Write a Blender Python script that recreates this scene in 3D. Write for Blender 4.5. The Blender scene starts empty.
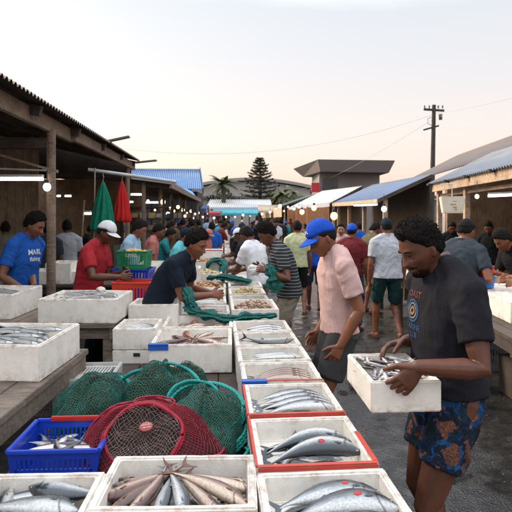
import bpy, bmesh, math, random
import numpy as np
from mathutils import Vector, Matrix, noise, Euler
from mathutils.bvhtree import BVHTree
R = math.radians
random.seed(7)
scene = bpy.context.scene
C = bpy.data.collections.new('market'); scene.collection.children.link(C)
V = Vector
F = 512.0
def P(px, py, D):
    """a point seen at photo pixel (px,py) standing D metres ahead"""
    return V(((px-256)/F*D, D, 1.7-(py-216)/F*D))

# ---------------------------------------------------------------- materials
MATS = {}
def srgb(r, g, b):
    f = lambda c: (c/255/12.92) if c/255 <= .04045 else ((c/255+.055)/1.055)**2.4
    return (f(r), f(g), f(b), 1)
def newmat(name):
    m = bpy.data.materials.new(name); m.use_nodes = True
    nt = m.node_tree; b = nt.nodes['Principled BSDF']
    return m, nt, b
def N(nt, t, **kw):
    n = nt.nodes.new(t)
    for k, v in kw.items():
        if k.startswith('_'): setattr(n, k[1:], v)
        else: n.inputs[k.replace('__', ' ')].default_value = v
    return n
def ramp(nt, stops, fac=None):
    n = nt.nodes.new('ShaderNodeValToRGB'); e = n.color_ramp.elements
    while len(e) < len(stops): e.new(.5)
    for i, (p, c) in enumerate(stops):
        e[i].position = p; e[i].color = c if len(c) == 4 else (*c, 1)
    if fac: nt.links.new(fac, n.inputs['Fac'])
    return n
def mixc(nt, a, b, f, mode='MIX'):
    n = nt.nodes.new('ShaderNodeMix'); n.data_type = 'RGBA'; n.blend_type = mode
    for s, v in ((6, a), (7, b)):
        if isinstance(v, tuple): n.inputs[s].default_value = v if len(v) == 4 else (*v, 1)
        else: nt.links.new(v, n.inputs[s])
    if isinstance(f, (int, float)): n.inputs[0].default_value = f
    else: nt.links.new(f, n.inputs[0])
    return n.outputs[2]
def bump(nt, b, h, strength=.3, dist=.005):
    n = N(nt, 'ShaderNodeBump', Strength=strength, Distance=dist)
    nt.links.new(h, n.inputs['Height']); nt.links.new(n.outputs[0], b.inputs['Normal'])
def coord(nt, scale=(1, 1, 1), kind='Object'):
    tc = N(nt, 'ShaderNodeTexCoord'); mp = N(nt, 'ShaderNodeMapping')
    mp.inputs['Scale'].default_value = scale
    nt.links.new(tc.outputs[kind], mp.inputs[0]); return mp.outputs[0]
def noise_n(nt, co, scale, detail=4, rough=.6):
    n = N(nt, 'ShaderNodeTexNoise', Scale=scale, Detail=detail, Roughness=rough)
    if co: nt.links.new(co, n.inputs['Vector'])
    return n.outputs['Fac']
def plain(name, col, rough=.6, metal=0, var=.18, scale=8, bmp=.15, bs=60, spec=.5, dirt=None, dirt_amt=.5):
    """base colour broken by noise, optional dirt blotches"""
    if name in MATS: return MATS[name]
    m, nt, b = newmat(name); co = coord(nt)
    col = col[:3]
    dk = tuple(c*(1-var) for c in col); lt = tuple(min(1, c*(1+var*.6)) for c in col)
    r = ramp(nt, [(.3, dk), (.7, lt)], noise_n(nt, co, scale))
    out = r.outputs[0]
    if dirt:
        rr = ramp(nt, [(.50, (0, 0, 0)), (.68, (dirt_amt,)*3)], noise_n(nt, co, scale*.9, 6, .7))
        out = mixc(nt, out, dirt, rr.outputs[0])
    nt.links.new(out, b.inputs['Base Color'])
    b.inputs['Roughness'].default_value = rough; b.inputs['Metallic'].default_value = metal
    b.inputs['Specular IOR Level'].default_value = spec
    if bmp: bump(nt, b, noise_n(nt, co, bs), bmp, .004)
    MATS[name] = m; return m
def cloth(name, col, kind=None):
    if name in MATS: return MATS[name]
    m, nt, b = newmat(name); co = coord(nt); col = col[:3]
    r = ramp(nt, [(.3, tuple(c*.8 for c in col)), (.7, tuple(min(1, c*1.12) for c in col))], noise_n(nt, co, 9, 5))
    out = r.outputs[0]
    if kind == 'stripe':
        w = N(nt, 'ShaderNodeTexWave', Scale=9.5, Distortion=1.2); w.bands_direction = 'Z'; w.inputs['Detail Scale'].default_value = .6
        nt.links.new(co, w.inputs['Vector'])
        rr = ramp(nt, [(.0, (.02, .022, .025)), (.78, (.02, .022, .025)), (.88, (.16, .17, .17))], w.outputs['Fac']); out = rr.outputs[0]
    if kind == 'floral':
        v = N(nt, 'ShaderNodeTexVoronoi', Scale=27); v.feature = 'F1'
        nn = N(nt, 'ShaderNodeTexNoise', Scale=13, Detail=5); nt.links.new(co, nn.inputs['Vector'])
        ad = N(nt, 'ShaderNodeVectorMath', _operation='MULTIPLY_ADD'); ad.inputs[1].default_value = (.22, .22, .22)
        nt.links.new(nn.outputs['Color'], ad.inputs[0]); nt.links.new(co, ad.inputs[2])
        nt.links.new(ad.outputs[0], v.inputs['Vector'])
        sp = N(nt, 'ShaderNodeSeparateColor'); nt.links.new(v.outputs['Color'], sp.inputs[0])
        rr = ramp(nt, [(0, (.012, .02, .04)), (.3, (.012, .02, .04)), (.36, (.012, .05, .15)), (.50, (.016, .08, .21)), (.58, (.22, .085, .05)), (.74, (.17, .07, .045)), (.80, (.012, .03, .045))], sp.outputs[0])
        rr.color_ramp.interpolation = 'LINEAR'
        st = N(nt, 'ShaderNodeTexWave', Scale=34, Distortion=14); nt.links.new(co, st.inputs['Vector'])
        sr = ramp(nt, [(.35, (.25,)*3), (.6, (1,)*3)], st.outputs['Fac'])
        out = mixc(nt, rr.outputs[0], sr.outputs[0], .55, 'MULTIPLY')
    nt.links.new(out, b.inputs['Base Color'])
    b.inputs['Roughness'].default_value = .92; b.inputs['Specular IOR Level'].default_value = .2
    b.inputs['Sheen Weight'].default_value = .0
    cr = noise_n(nt, coord(nt, (1, 1, .45)), 24, 5, .65); wv = noise_n(nt, co, 320, 2)
    ma_ = N(nt, 'ShaderNodeMath', _operation='MULTIPLY_ADD'); nt.links.new(wv, ma_.inputs[0]); ma_.inputs[1].default_value = .12; nt.links.new(cr, ma_.inputs[2])
    bump(nt, b, ma_.outputs[0], .55, .012)
    MATS[name] = m; return m
def skin(name, col):
    if name in MATS: return MATS[name]
    m, nt, b = newmat(name); co = coord(nt); col = col[:3]
    r = ramp(nt, [(.3, tuple(c*.72 for c in col)), (.7, (col[0]*1.25, col[1]*1.08, col[2]))], noise_n(nt, co, 11, 6))
    nt.links.new(r.outputs[0], b.inputs['Base Color'])
    b.inputs['Roughness'].default_value = .48; b.inputs['Specular IOR Level'].default_value = .38
    b.inputs['Subsurface Weight'].default_value = .08; b.inputs['Subsurface Radius'].default_value = (.01, .004, .002)
    bump(nt, b, noise_n(nt, co, 260, 3), .25, .001)
    MATS[name] = m; return m
def emit(name, col, s):
    if name in MATS: return MATS[name]
    m, nt, b = newmat(name)
    b.inputs['Emission Color'].default_value = (*col[:3], 1); b.inputs['Emission Strength'].default_value = s
    b.inputs['Base Color'].default_value = (.8, .8, .8, 1)
    MATS[name] = m; return m
def foam_mat(name='foam', col=(.82, .775, .70), stain=.95):
    if name in MATS: return MATS[name]
    m, nt, b = newmat(name); co = coord(nt); g = coord(nt, kind='Generated')
    big = noise_n(nt, co, 5, 5, .65)
    r = ramp(nt, [(.3, tuple(c*.86 for c in col)), (.62, col), (.8, tuple(min(1, c*1.06) for c in col))], big)
    # brown grime that collects as blotches, more along the bottom and rim edges
    sep = N(nt, 'ShaderNodeSeparateXYZ'); nt.links.new(g, sep.inputs[0])
    ed = ramp(nt, [(0, (1, 1, 1)), (.13, (.5,)*3), (.35, (.16,)*3), (.86, (.16,)*3), (1, (.75,)*3)], sep.outputs['Z'])
    bl = ramp(nt, [(.46, (0, 0, 0)), (.66, (1, 1, 1))], noise_n(nt, co, 16, 7, .75))
    mm = N(nt, 'ShaderNodeMath', _operation='MULTIPLY'); nt.links.new(ed.outputs[0], mm.inputs[0]); nt.links.new(bl.outputs[0], mm.inputs[1])
    sc = ramp(nt, [(.56, (0, 0, 0)), (.72, (.40,)*3)], noise_n(nt, co, 9, 8, .8))
    mx = N(nt, 'ShaderNodeMath', _operation='MAXIMUM'); nt.links.new(mm.outputs[0], mx.inputs[0]); nt.links.new(sc.outputs[0], mx.inputs[1])
    ml = N(nt, 'ShaderNodeMath', _operation='MULTIPLY'); nt.links.new(mx.outputs[0], ml.inputs[0]); ml.inputs[1].default_value = stain
    nt.links.new(mixc(nt, r.outputs[0], (.24, .125, .06), ml.outputs[0]), b.inputs['Base Color'])
    b.inputs['Roughness'].default_value = .62
    vo = N(nt, 'ShaderNodeTexVoronoi', Scale=170); nt.links.new(co, vo.inputs['Vector'])
    bump(nt, b, vo.outputs['Distance'], .22, .002)
    MATS[name] = m; return m
def wood(name, col=(.17, .125, .09), scale=(2, 14, 14), rough=.85):
    if name in MATS: return MATS[name]
    m, nt, b = newmat(name); co = coord(nt, scale)
    f = noise_n(nt, co, 4, 8, .7)
    r = ramp(nt, [(.28, tuple(c*.45 for c in col)), (.5, col), (.75, tuple(c*1.5 for c in col))], f)
    co2 = coord(nt)
    st = ramp(nt, [(.4, (.55,)*3), (.6, (1,)*3)], noise_n(nt, co2, 3, 5))
    nt.links.new(mixc(nt, r.outputs[0], st.outputs[0], .7, 'MULTIPLY'), b.inputs['Base Color'])
    b.inputs['Roughness'].default_value = rough; bump(nt, b, f, .5, .006)
    MATS[name] = m; return m
def sheet_metal(name, col, rust=(.13, .07, .045), amt=.6, rough=.5, metal=.0):
    if name in MATS: return MATS[name]
    m, nt, b = newmat(name); co = coord(nt); col = col[:3]
    r = ramp(nt, [(.3, tuple(c*.75 for c in col)), (.7, tuple(min(1, c*1.2) for c in col))], noise_n(nt, coord(nt, (1, .25, 1)), 3, 6, .7))
    rr = ramp(nt, [(.42, (0, 0, 0)), (.66, (amt,)*3)], noise_n(nt, coord(nt, (.5, 1.5, .5)), 2.2, 8, .75))
    nt.links.new(mixc(nt, r.outputs[0], rust, rr.outputs[0]), b.inputs['Base Color'])
    b.inputs['Roughness'].default_value = rough; b.inputs['Metallic'].default_value = metal
    bump(nt, b, noise_n(nt, co, 30), .15, .01)
    MATS[name] = m; return m

# ---------------------------------------------------------------- mesh building
class MB:
    def __init__(s): s.v = []; s.f = []; s.mi = []; s.m = 0
    def add(s, vs, fs):
        o = len(s.v); s.v += [tuple(x) for x in vs]
        for f in fs: s.f.append(tuple(i+o for i in f)); s.mi.append(s.m)
    def box(s, c, size, rot=None, taper=1.0):
        hx, hy, hz = size[0]/2, size[1]/2, size[2]/2
        vs = []
        for z in (-1, 1):
            t = taper if z < 0 else 1
            for x, y in ((-1, -1), (1, -1), (1, 1), (-1, 1)): vs.append(V((x*hx*t, y*hy*t, z*hz)))
        if rot is not None:
            q = rot if isinstance(rot, Matrix) else Euler(rot).to_matrix()
            vs = [q @ p for p in vs]
        c = V(c); s.add([p+c for p in vs], [(3, 2, 1, 0), (4, 5, 6, 7), (0, 1, 5, 4), (1, 2, 6, 5), (2, 3, 7, 6), (3, 0, 4, 7)])
        return s
    def beam(s, a, b, w, h):
        a, b = V(a), V(b); d = b-a; L = d.length; x = d.normalized()
        up = V((0, 0, 1)) if abs(x.z) < .95 else V((0, 1, 0))
        y = up.cross(x).normalized(); z = x.cross(y)
        m = Matrix((x, y, z)).transposed()
        return s.box((a+b)/2, (L, w, h), m)
    def tube(s, pts, rad, n=8, caps=True, round_=False, closed=False):
        pts = [V(p) for p in pts]
        if not hasattr(rad, '__len__'): rad = [rad]*len(pts)
        rad = list(rad)
        if round_:
            d0 = (pts[0]-pts[1]).normalized(); d1 = (pts[-1]-pts[-2]).normalized(); r0, r1 = rad[0], rad[-1]
            a = [(pts[0]+d0*r0*math.sin(t), r0*math.cos(t)) for t in (R(84), R(58), R(30))]
            b = [(pts[-1]+d1*r1*math.sin(t), r1*math.cos(t)) for t in (R(30), R(58), R(84))]
            pts = [q[0] for q in a]+pts+[q[0] for q in b]; rad = [q[1] for q in a]+rad+[q[1] for q in b]
        m = len(pts); rings = []; up = None
        for i in range(m):
            if closed: t = (pts[(i+1) % m]-pts[i-1])
            else: t = pts[min(i+1, m-1)]-pts[max(i-1, 0)]
            t = t.normalized() if t.length > 1e-9 else V((0, 0, 1))
            if up is None:
                up = V((0, 0, 1)) if abs(t.z) < .9 else V((0, 1, 0))
            u = (up-t*up.dot(t))
            u = u.normalized() if u.length > 1e-6 else t.orthogonal().normalized()
            w = t.cross(u); up = u
            rings.append([pts[i]+(u*math.cos(2*math.pi*k/n)+w*math.sin(2*math.pi*k/n))*rad[i] for k in range(n)])
        vs = [p for r in rings for p in r]; fs = []
        for i in range(m if closed else m-1):
            j = (i+1) % m
            for k in range(n): fs.append((i*n+k, i*n+(k+1) % n, j*n+(k+1) % n, j*n+k))
        if caps and not closed:
            fs.append(tuple(reversed(range(n)))); fs.append(tuple((m-1)*n+k for k in range(n)))
        s.add(vs, fs); return s
    def loft(s, rings, n=24, p=2.2):
        """rings: (centre, axis_u, axis_v, ru, rv)"""
        vs = []
        for c, u, v, ru, rv in rings:
            for k in range(n):
                a = 2*math.pi*k/n; ca, sa = math.cos(a), math.sin(a)
                vs.append(V(c)+V(u)*ru*math.copysign(abs(ca)**(2/p), ca)+V(v)*rv*math.copysign(abs(sa)**(2/p), sa))
        fs = []; m = len(rings)
        for i in range(m-1):
            for k in range(n): fs.append((i*n+k, i*n+(k+1) % n, (i+1)*n+(k+1) % n, (i+1)*n+k))
        fs.append(tuple(reversed(range(n)))); fs.append(tuple((m-1)*n+k for k in range(n)))
        s.add(vs, fs); return s
    def lathe(s, prof, n=24, c=(0, 0, 0)):
        c = V(c); vs = [c+V((r*math.cos(2*math.pi*k/n), r*math.sin(2*math.pi*k/n), z)) for r, z in prof for k in range(n)]
        fs = []
        for i in range(len(prof)-1):
            for k in range(n): fs.append((i*n+k, i*n+(k+1) % n, (i+1)*n+(k+1) % n, (i+1)*n+k))
        fs.append(tuple(reversed(range(n)))); fs.append(tuple((len(prof)-1)*n+k for k in range(n)))
        s.add(vs, fs); return s
    def ball(s, c, r, sub=2, sc=(1, 1, 1)):
        bm = bmesh.new(); bmesh.ops.create_icosphere(bm, subdivisions=sub, radius=1)
        s.add([V((v.co.x*r*sc[0], v.co.y*r*sc[1], v.co.z*r*sc[2]))+V(c) for v in bm.verts], [tuple(v.index for v in f.verts) for f in bm.faces])
        bm.free(); return s
    def quad(s, a, b, c, d, th=0):
        a, b, c, d = map(V, (a, b, c, d))
        if th:
            n = (b-a).cross(d-a).normalized()*th
            s.add([a, b, c, d, a-n, b-n, c-n, d-n], [(0, 1, 2, 3), (7, 6, 5, 4), (0, 4, 5, 1), (1, 5, 6, 2), (2, 6, 7, 3), (3, 7, 4, 0)])
        else: s.add([a, b, c, d], [(0, 1, 2, 3)])
        return s
    def mesh(s, name):
        me = bpy.data.meshes.new(name); me.from_pydata(s.v, [], s.f); me.update(); return me
    def build(s, name, mat, parent=None, smooth=False, bevel=0, org=None, fixn=True):
        vs = s.v
        me = s.mesh(name)
        mats = mat if isinstance(mat, (list, tuple)) else [mat]
        for m in mats: me.materials.append(m)
        if len(mats) > 1: me.polygons.foreach_set('material_index', s.mi)
        if org is not None:
            me.transform(Matrix.Translation(-V(org)))
        if fixn or bevel:
            bm = bmesh.new(); bm.from_mesh(me)
            if fixn: bmesh.ops.recalc_face_normals(bm, faces=bm.faces)
            if bevel:
                es = [e for e in bm.edges if len(e.link_faces) == 2 and e.calc_face_angle(0) > R(35)]
                bmesh.ops.bevel(bm, geom=es, offset=bevel, segments=2, affect='EDGES', clamp_overlap=True)
            bm.to_mesh(me); bm.free()
        if smooth:
            me.polygons.foreach_set('use_smooth', [True]*len(me.polygons))
            if smooth != 'all': me.set_sharp_from_angle(angle=R(40))
        o = bpy.data.objects.new(name, me); C.objects.link(o)
        if org is not None: o.location = org
        if parent: o.parent = parent
        return o
def tag(o, label=None, cat=None, group=None, kind=None):
    if label: o['label'] = label
    if cat: o['category'] = cat
    if group: o['group'] = group
    if kind: o['kind'] = kind
    return o
def empty(name, loc=(0, 0, 0), rz=0, label=None, cat=None, group=None):
    o = bpy.data.objects.new(name, None); C.objects.link(o); o.location = loc; o.rotation_euler = (0, 0, rz)
    o.empty_display_size = .1
    return tag(o, label, cat, group)
def struct(o): o['kind'] = 'structure'; return o
KIDS = {}
def copy_tree(o, parent=None):
    c = o.copy(); C.objects.link(c)
    if parent: c.parent = parent
    for ch in list(o.children): copy_tree(ch, c)
    return c
EXPO = 0.72; SUN_EL = 12; SUN_EL2 = 34; SUN_AZ = -62; SUN_E = 2.6; SKY_S = .95
# ================================================================= PEOPLE
_ico = {}
def ico(sub):
    if sub not in _ico:
        bm = bmesh.new(); bmesh.ops.create_icosphere(bm, subdivisions=sub, radius=1)
        _ico[sub] = (np.array([v.co[:] for v in bm.verts]), [tuple(v.index for v in f.verts) for f in bm.faces]); bm.free()
    return _ico[sub]
def G(x, s): return np.exp(-(x/s)**2)
def head_surface(d, off=0, face=True):
    """head shape: unit directions -> points; y forward, z up, origin mid head (eye level)"""
    x, y, z = d[:, 0]*(.073+off), d[:, 1]*(.094+off), d[:, 2]*(.118+off)
    t = np.clip((-.005-z)/.11, 0, 1)
    x = x*(1-.33*t**1.4)
    back = np.clip(-y/.09, 0, 1)
    y = np.where(y < 0, y*(1-.45*t), y)
    y = y+.012*np.clip(z/.1, 0, 1)*np.clip(-y/.09, 0, 1)*-1
    y = np.where(y > 0, y*(1+.02*t)+.004*t, y)
    # flatter front
    fr = np.clip(y/.09, 0, 1)
    y = y-.008*fr**2*G(x, .05)*np.clip(1-abs(z)/.09, 0, 1)
    if face:
        m = np.clip((y-.03)/.03, 0, 1)
        ax = abs(x)
        dy = np.zeros_like(x)
        zz = np.clip((.022-z)/.052, 0, 1)*(z > -.036)
        dy += .026*zz**1.2*G(x, .0105+.003*zz)
        dy += .010*G(ax-.0135, .007)*G(z+.030, .009)
        dy -= .013*G(ax-.031, .017)*G(z-.004, .013)
        dy += .0085*G(ax-.031, .013)*G(z-.003, .0085)
        dy += .007*G(ax-.028, .024)*G(z-.026, .009)
        dy += .006*G(ax-.043, .018)*G(z+.022, .017)
        dy += .0105*G(x, .021)*G(z+.0515, .0055)+.0115*G(x, .019)*G(z+.0625, .006)
        dy -= .003*G(x, .022)*G(z+.0565, .0022)
        dy -= .004*G(x, .02)*G(z+.073, .006)
        dy += .012*G(x, .019)*G(z+.092, .015)
        y = y+dy*m
        x = x+np.sign(x)*.005*G(ax-.055, .02)*G(z+.02, .02)*m
    return np.stack([x, y, z], 1)
def hair_surface(d, style):
    base = head_surface(d, 0, False)
    x, y, z = base.T
    # hairline
    line = np.where(y > 0, .066+.012*np.clip(y/.08, 0, 1)-.055*np.clip((.06-y)/.05, 0, 1), .012-.052*np.clip(-y/.05, 0, 1))+.004*np.sin(x*160)
    k = 1/(1+np.exp(-(z-line)/.004))
    # side burns stay slim
    off = -.012+k*(.012+style.get('off', .014))
    off += k*style.get('top', .008)*np.clip(z/.11, 0, 1)**2
    off += k*style.get('front', .0)*np.clip(y/.08, 0, 1)*np.clip(z/.09, 0, 1)
    fr = style.get('freq', 60); amp = style.get('amp', .005)
    nz = np.array([noise.noise(V(p)*fr)+.5*noise.noise(V(p)*fr*2.1) for p in base])
    off += k*amp*nz
    n = base/np.maximum(np.linalg.norm(base, axis=1, keepdims=True), 1e-6)
    return base+n*off[:, None], k
def rotm(yaw, pitch, roll=0):
    return Matrix.Rotation(yaw, 3, 'Z') @ Matrix.Rotation(-pitch, 3, 'X') @ Matrix.Rotation(roll, 3, 'Y')
def ik(S, T, L1, L2, pole):
    d = T-S; D = min(d.length, (L1+L2)*.998); n = d.normalized()
    a = (L1*L1-L2*L2+D*D)/(2*D); h = math.sqrt(max(0, L1*L1-a*a))
    p = (pole-n*pole.dot(n)).normalized()
    return S+n*a+p*h, S+n*D
def remeshed(mb, voxel, mat, name, parent, smooth=2, fac=.5, fold=None, post=None):
    me = mb.mesh('tmp'); o = bpy.data.objects.new('tmp', me); C.objects.link(o)
    m = o.modifiers.new('r', 'REMESH'); m.mode = 'VOXEL'; m.voxel_size = voxel
    if smooth:
        s = o.modifiers.new('s', 'SMOOTH'); s.factor = fac; s.iterations = smooth
    dg = bpy.context.evaluated_depsgraph_get(); ev = o.evaluated_get(dg)
    out = bpy.data.meshes.new_from_object(ev); bpy.data.objects.remove(o); bpy.data.meshes.remove(me)
    out.name = name
    if fold:
        n = len(out.vertices); co = np.empty(n*3); out.vertices.foreach_get('co', co); co = co.reshape(-1, 3)
        no = np.empty(n*3); out.vertices.foreach_get('normal', no); no = no.reshape(-1, 3)
        dsp = np.array([fold(V(c)) for c in co])
        co = co+no*dsp[:, None]; out.vertices.foreach_set('co', co.ravel())
    if post: post(out)
    out.materials.clear(); out.materials.append(mat)
    out.polygons.foreach_set('use_smooth', [True]*len(out.polygons)); out.update()
    ob = bpy.data.objects.new(name, out); C.objects.link(ob)
    if parent: ob.parent = parent
    ob.material_slots[0].link = 'OBJECT'; ob.material_slots[0].material = mat
    return ob
def hand(mb, w, d, nrm, side, curl=.5, s=1.0, spread=1.0, n=8, thumb=.0, a0=.25):
    d = d.normalized(); nrm = (nrm-d*nrm.dot(d)).normalized()
    lat = d.cross(nrm)*(1 if side < 0 else -1)      # towards the thumb (side -1 = left hand)
    pm = w+d*.045*s
    mb.loft([(w-d*.015*s, lat, nrm, .024*s, .019*s), (w+d*.015*s, lat, nrm, .030*s, .017*s), (w+d*.05*s, lat, nrm, .038*s, .015*s), (w+d*.082*s, lat, nrm, .040*s, .012*s)], 16, 2.4)
    Ls = (.070, .079, .073, .058); rs = (.0092, .0095, .009, .0078)
    for i in range(4):
        fan = (.16-.11*i)*spread
        b = w+d*.078*s+lat*(.031-.0205*i)*s*(.92+.08*spread)
        dd = (d*math.cos(fan)+lat*math.sin(fan)).normalized()
        ang = curl*a0; pts = [b]; cu = curl*(1+.08*i)
        for k, fr in enumerate((.44, .32, .24)):
            ang += cu*(.55, .85, .6)[k]
            q = dd*math.cos(ang)-nrm*math.sin(ang)
            pts.append(pts[-1]+q*Ls[i]*fr*s)
        r = rs[i]*s
        mb.tube([b-dd*.02*s]+pts, [r*1.05, r*1.1, r, r*.92, r*.78], n, round_=True)
    tb = w+d*.022*s+lat*.024*s
    td = (d*.62+lat*(.75-thumb)-nrm*(.25+thumb)).normalized()
    t2 = (d*.85+lat*.35-nrm*(.3+.5*curl+thumb)).normalized()
    p1 = tb+td*.042*s; p2 = p1+t2*.030*s; p3 = p2+(t2-nrm*.2*curl).normalized()*.022*s
    mb.tube([tb-td*.01*s, tb, p1, p2, p3], [.015*s, .0155*s, .012*s, .011*s, .0085*s], n, round_=True)
def folds(amp, seed=0, zs=1.0):
    o = V((seed*3.1, seed*1.7, 0))
    def f(p):
        q = V((p.x*5, p.y*5, p.z*3.2*zs))+o
        w = noise.noise(q)*2
        a = noise.noise(V((p.x*9+w, p.y*9+w, p.z*5*zs+w))+o)
        r = 1-abs(noise.noise(V((p.x*6+w, p.y*6-w, p.z*11*zs+w*1.5))+o))*3.2
        return max(-.55*amp, amp*(.8*a+.75*max(-1, r)))
    return f

def make_person(name='person', loc=(0, 0), face_deg=0, H=1.72, lean=0, crouch=0, head=(0, 0, 0), hands=None, feet=None,
                tone='skin_brown', shirt='white', shirt_kind='tee', bottom='shorts', bcol='grey', hair=None, cap=None,
                vox=.007, label=None, group=None, hero=False, girth=1.0, curl=(.5, .5), hnorm=(None, None), hdir=(None, None), bend=None,
                shoes=True, elbow=(None, None), hemz=-.055, neck_fwd=.0, shortl=.9, ndrop=0, eyes=True, hs=1.0):
    """face_deg: heading, 0 = +Y (away from the camera), 90 = -X (photo left)"""
    s = H/1.72
    root = empty(name, (loc[0], loc[1], 0), R(face_deg), label, 'person', group)
    M = Matrix.Translation((loc[0], loc[1], 0)) @ Matrix.Rotation(R(face_deg), 4, 'Z'); Mi = M.inverted()
    X = V((1, 0, 0)); lean = R(lean)
    hz = .915*s-crouch
    # spine
    us = [0, .10, .20, .31, .42, .50]
    def spine(u):
        k = 12; p = V((0, -.25*math.sin(lean)*.35, hz)); st = u*s/k
        for i in range(k):
            uu = (i+.5)/k*u; a = lean*min(1.25, .35+uu*3.0)
            p = p+V((0, math.sin(a), math.cos(a)))*st
        a = lean*min(1.25, .35+u*3.0)
        return p, V((0, math.cos(a), -math.sin(a)))
    def ring(u, rx, ry, dy=0):
        c, f = spine(u) if u > 0 else (spine(0)[0]+V((0, 0, u*s)), spine(0)[1])
        return (c+f*dy*s, X, f, rx*s, ry*s)
    g = girth
    body = MB()
    body.loft([ring(-.08, .10, .08), ring(0, .158*g, .105*g), ring(.08, .145*g, .10*g, .004), ring(.16, .14*g, .098*g, .006), ring(.27, .155*g, .108*g, .004), ring(.38, .165, .105), ring(.45, .15, .085), ring(.50, .085, .065), ring(.525, .06, .055)], 24)
    nb, nf = spine(.50); up = spine(.51)[0]-nb; up.normalize()
    yaw, pitch, roll = [R(a) for a in head]
    lk = lean*1.1
    npiv = nb+up*(.025-ndrop)*s+nf*(.012+neck_fwd)*s
    # head frame
    Rh = rotm(yaw, pitch, roll)
    hc = npiv+Rh @ (V((0, .022, .116))*s*hs)
    body.tube([nb-up*.03*s, nb+up*.02*s, npiv, npiv+(hc-npiv)*.45], [.07*s, .058*s, .053*s, .054*s], 16, round_=True)
    dirs, fcs = ico(6 if hero else 5)
    hp = head_surface(dirs)*s*hs
    hp = np.array(hp) @ np.array(Rh.transposed()) + np.array(hc)
    body.add(hp.tolist(), fcs)
    for sx in (-1, 1):   # ears
        for (dy, dz, r, sc) in ((-.012, .0, .021, (.35, .62, 1.25)), (-.008, -.017, .012, (.5, .8, 1.1))):
            e = MB(); e.ball((0, 0, 0), r, 2, sc)
            q = Rh @ Matrix.Rotation(sx*R(-22), 3, 'Z')
            cc = hc+Rh @ (V((sx*.0755, dy, dz-.002))*s*hs)
            body.add([cc+q @ (V(v)*s) for v in e.v], e.f)
    # shoulders and arms
    sh_c, sh_f = spine(.42)
    joints = {}
    L1, L2 = .285*s, .25*s
    for si, sx in ((0, -1), (1, 1)):
        S = sh_c+X*sx*.178*s*(.5+.5*g)+sh_f*.0
        body.tube([sh_c+X*sx*.07*s+up*.02*s, S], [.068*s, .058*s], 14, round_=True)
        body.tube([npiv, nb+X*sx*.075*s-up*.005*s, S+up*.01*s], [.045*s, .050*s, .05*s], 12, round_=True)
        T = hands[si] if hands and hands[si] is not None else None
        if T is None: T = S+V((sx*.05, .06, -.52))*s
        else: T = Mi @ V(T)
        pole = V(elbow[si]) if elbow[si] is not None else V((sx*.5, -1, -.35))
        E, W = ik(S, T, L1, L2, pole)
        body.tube([S, S.lerp(E, .35), S.lerp(E, .75), E, E.lerp(W, .25), E.lerp(W, .6), W], [.056*s, .050*s, .042*s, .039*s, .041*s, .034*s, .0265*s], 14, round_=True)
        d = hdir[si]
        d = (Mi.to_3x3() @ V(d)) if d is not None else (W-E).normalized()
        nr = hnorm[si]
        nr = (Mi.to_3x3() @ V(nr)) if nr is not None else V((sx, 0, .25))
        hand(body, W, d, nr, sx, curl[si], s*1.0, 1.0 if hero else 1.25)
        joints[sx] = (S, E, W)
    # legs
    fl = feet or ((-.10, .0), (.10, -.02)); legs = {}
    for si, sx in ((0, -1), (1, 1)):
        Hp = spine(0)[0]+X*sx*.088*s+V((0, 0, -.03*s))
        f = fl[si]; lift = f[2] if len(f) > 2 else 0
        A = V((f[0]*s, f[1]*s, .085*s+lift))
        K, A = ik(Hp, A, .425*s, .42*s, V((sx*.1, 1, 0)))
        body.tube([Hp, Hp.lerp(K, .4), K.lerp(Hp, .12), K, K.lerp(A, .3)+V((0, -.014*s, 0)), K.lerp(A, .7), A], [.088*s*g, .080*s, .058*s, .054*s, .056*s, .040*s, .034*s], 14, round_=True)
        fd = V((sx*.18, 1, 0)).normalized(); pz = V((0, 0, 0))
        tz = -.055*s-lift*.5
        body.loft([(A+fd*-.055*s+V((0, 0, -.045*s)), X, V((0, 0, 1)), .022*s, .03*s), (A+fd*-.02*s+V((0, 0, -.035*s)), X, V((0, 0, 1)), .033*s, .045*s), (A+fd*.06*s+V((0, 0, -.045*s)), X, V((0, 0, 1)), .038*s, .035*s), (A+fd*.13*s+V((0, 0, -.06*s)), X, V((0, 0, 1)), .045*s, .018*s), (A+fd*.17*s+V((0, 0, -.065*s)), X, V((0, 0, 1)), .035*s, .012*s)], 14)
        legs[sx] = (Hp, K, A)
        if shoes and (hero or vox < .010):
            sb = MB(); cen = A+fd*.055*s; cen.z = A.z-.083*s
            sb.loft([(cen+V((0, 0, dz)), X, fd, .05*s, .13*s) for dz in (0, .018)], 16)
            sb.tube([A+fd*.12*s+V((0, 0, -.035*s)), A+fd*.07*s+X*.047*s+V((0, 0, -.06*s))], .007, 6)
            sb.tube([A+fd*.12*s+V((0, 0, -.035*s)), A+fd*.07*s-X*.047*s+V((0, 0, -.06*s))], .007, 6)
            sb.build('sandal', plain('sandal_rubber', (.03, .025, .022), .7), root, True)
    bo = remeshed(body, vox*(.62 if hero else 1), skin_m(tone), 'body', root, 2, .5)
    # ---- shirt
    t = .019
    sm = shirt if isinstance(shirt, bpy.types.Material) else CL(shirt)
    sh = MB()
    hem = hemz
    rr = [ring(hem, .172*g+t, .118*g+t), ring(.0, .166*g+t, .115*g+t), ring(.08, .155*g+t, .108*g+t, .004), ring(.16, .150*g+t, .106*g+t, .006), ring(.27, .160*g+t, .113*g+t, .004), ring(.38, .168+t*.7, .108+t*.8), ring(.44, .155+t*.6, .092+t*.6), ring(.485, .10+t*.5, .072+t*.5), ring(.508, .072+t*.2, .063+t*.2)]
    if hem > -.03: rr = [rr[0]]+rr[2:]
    sh.loft(rr, 28, 2.3)
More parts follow.
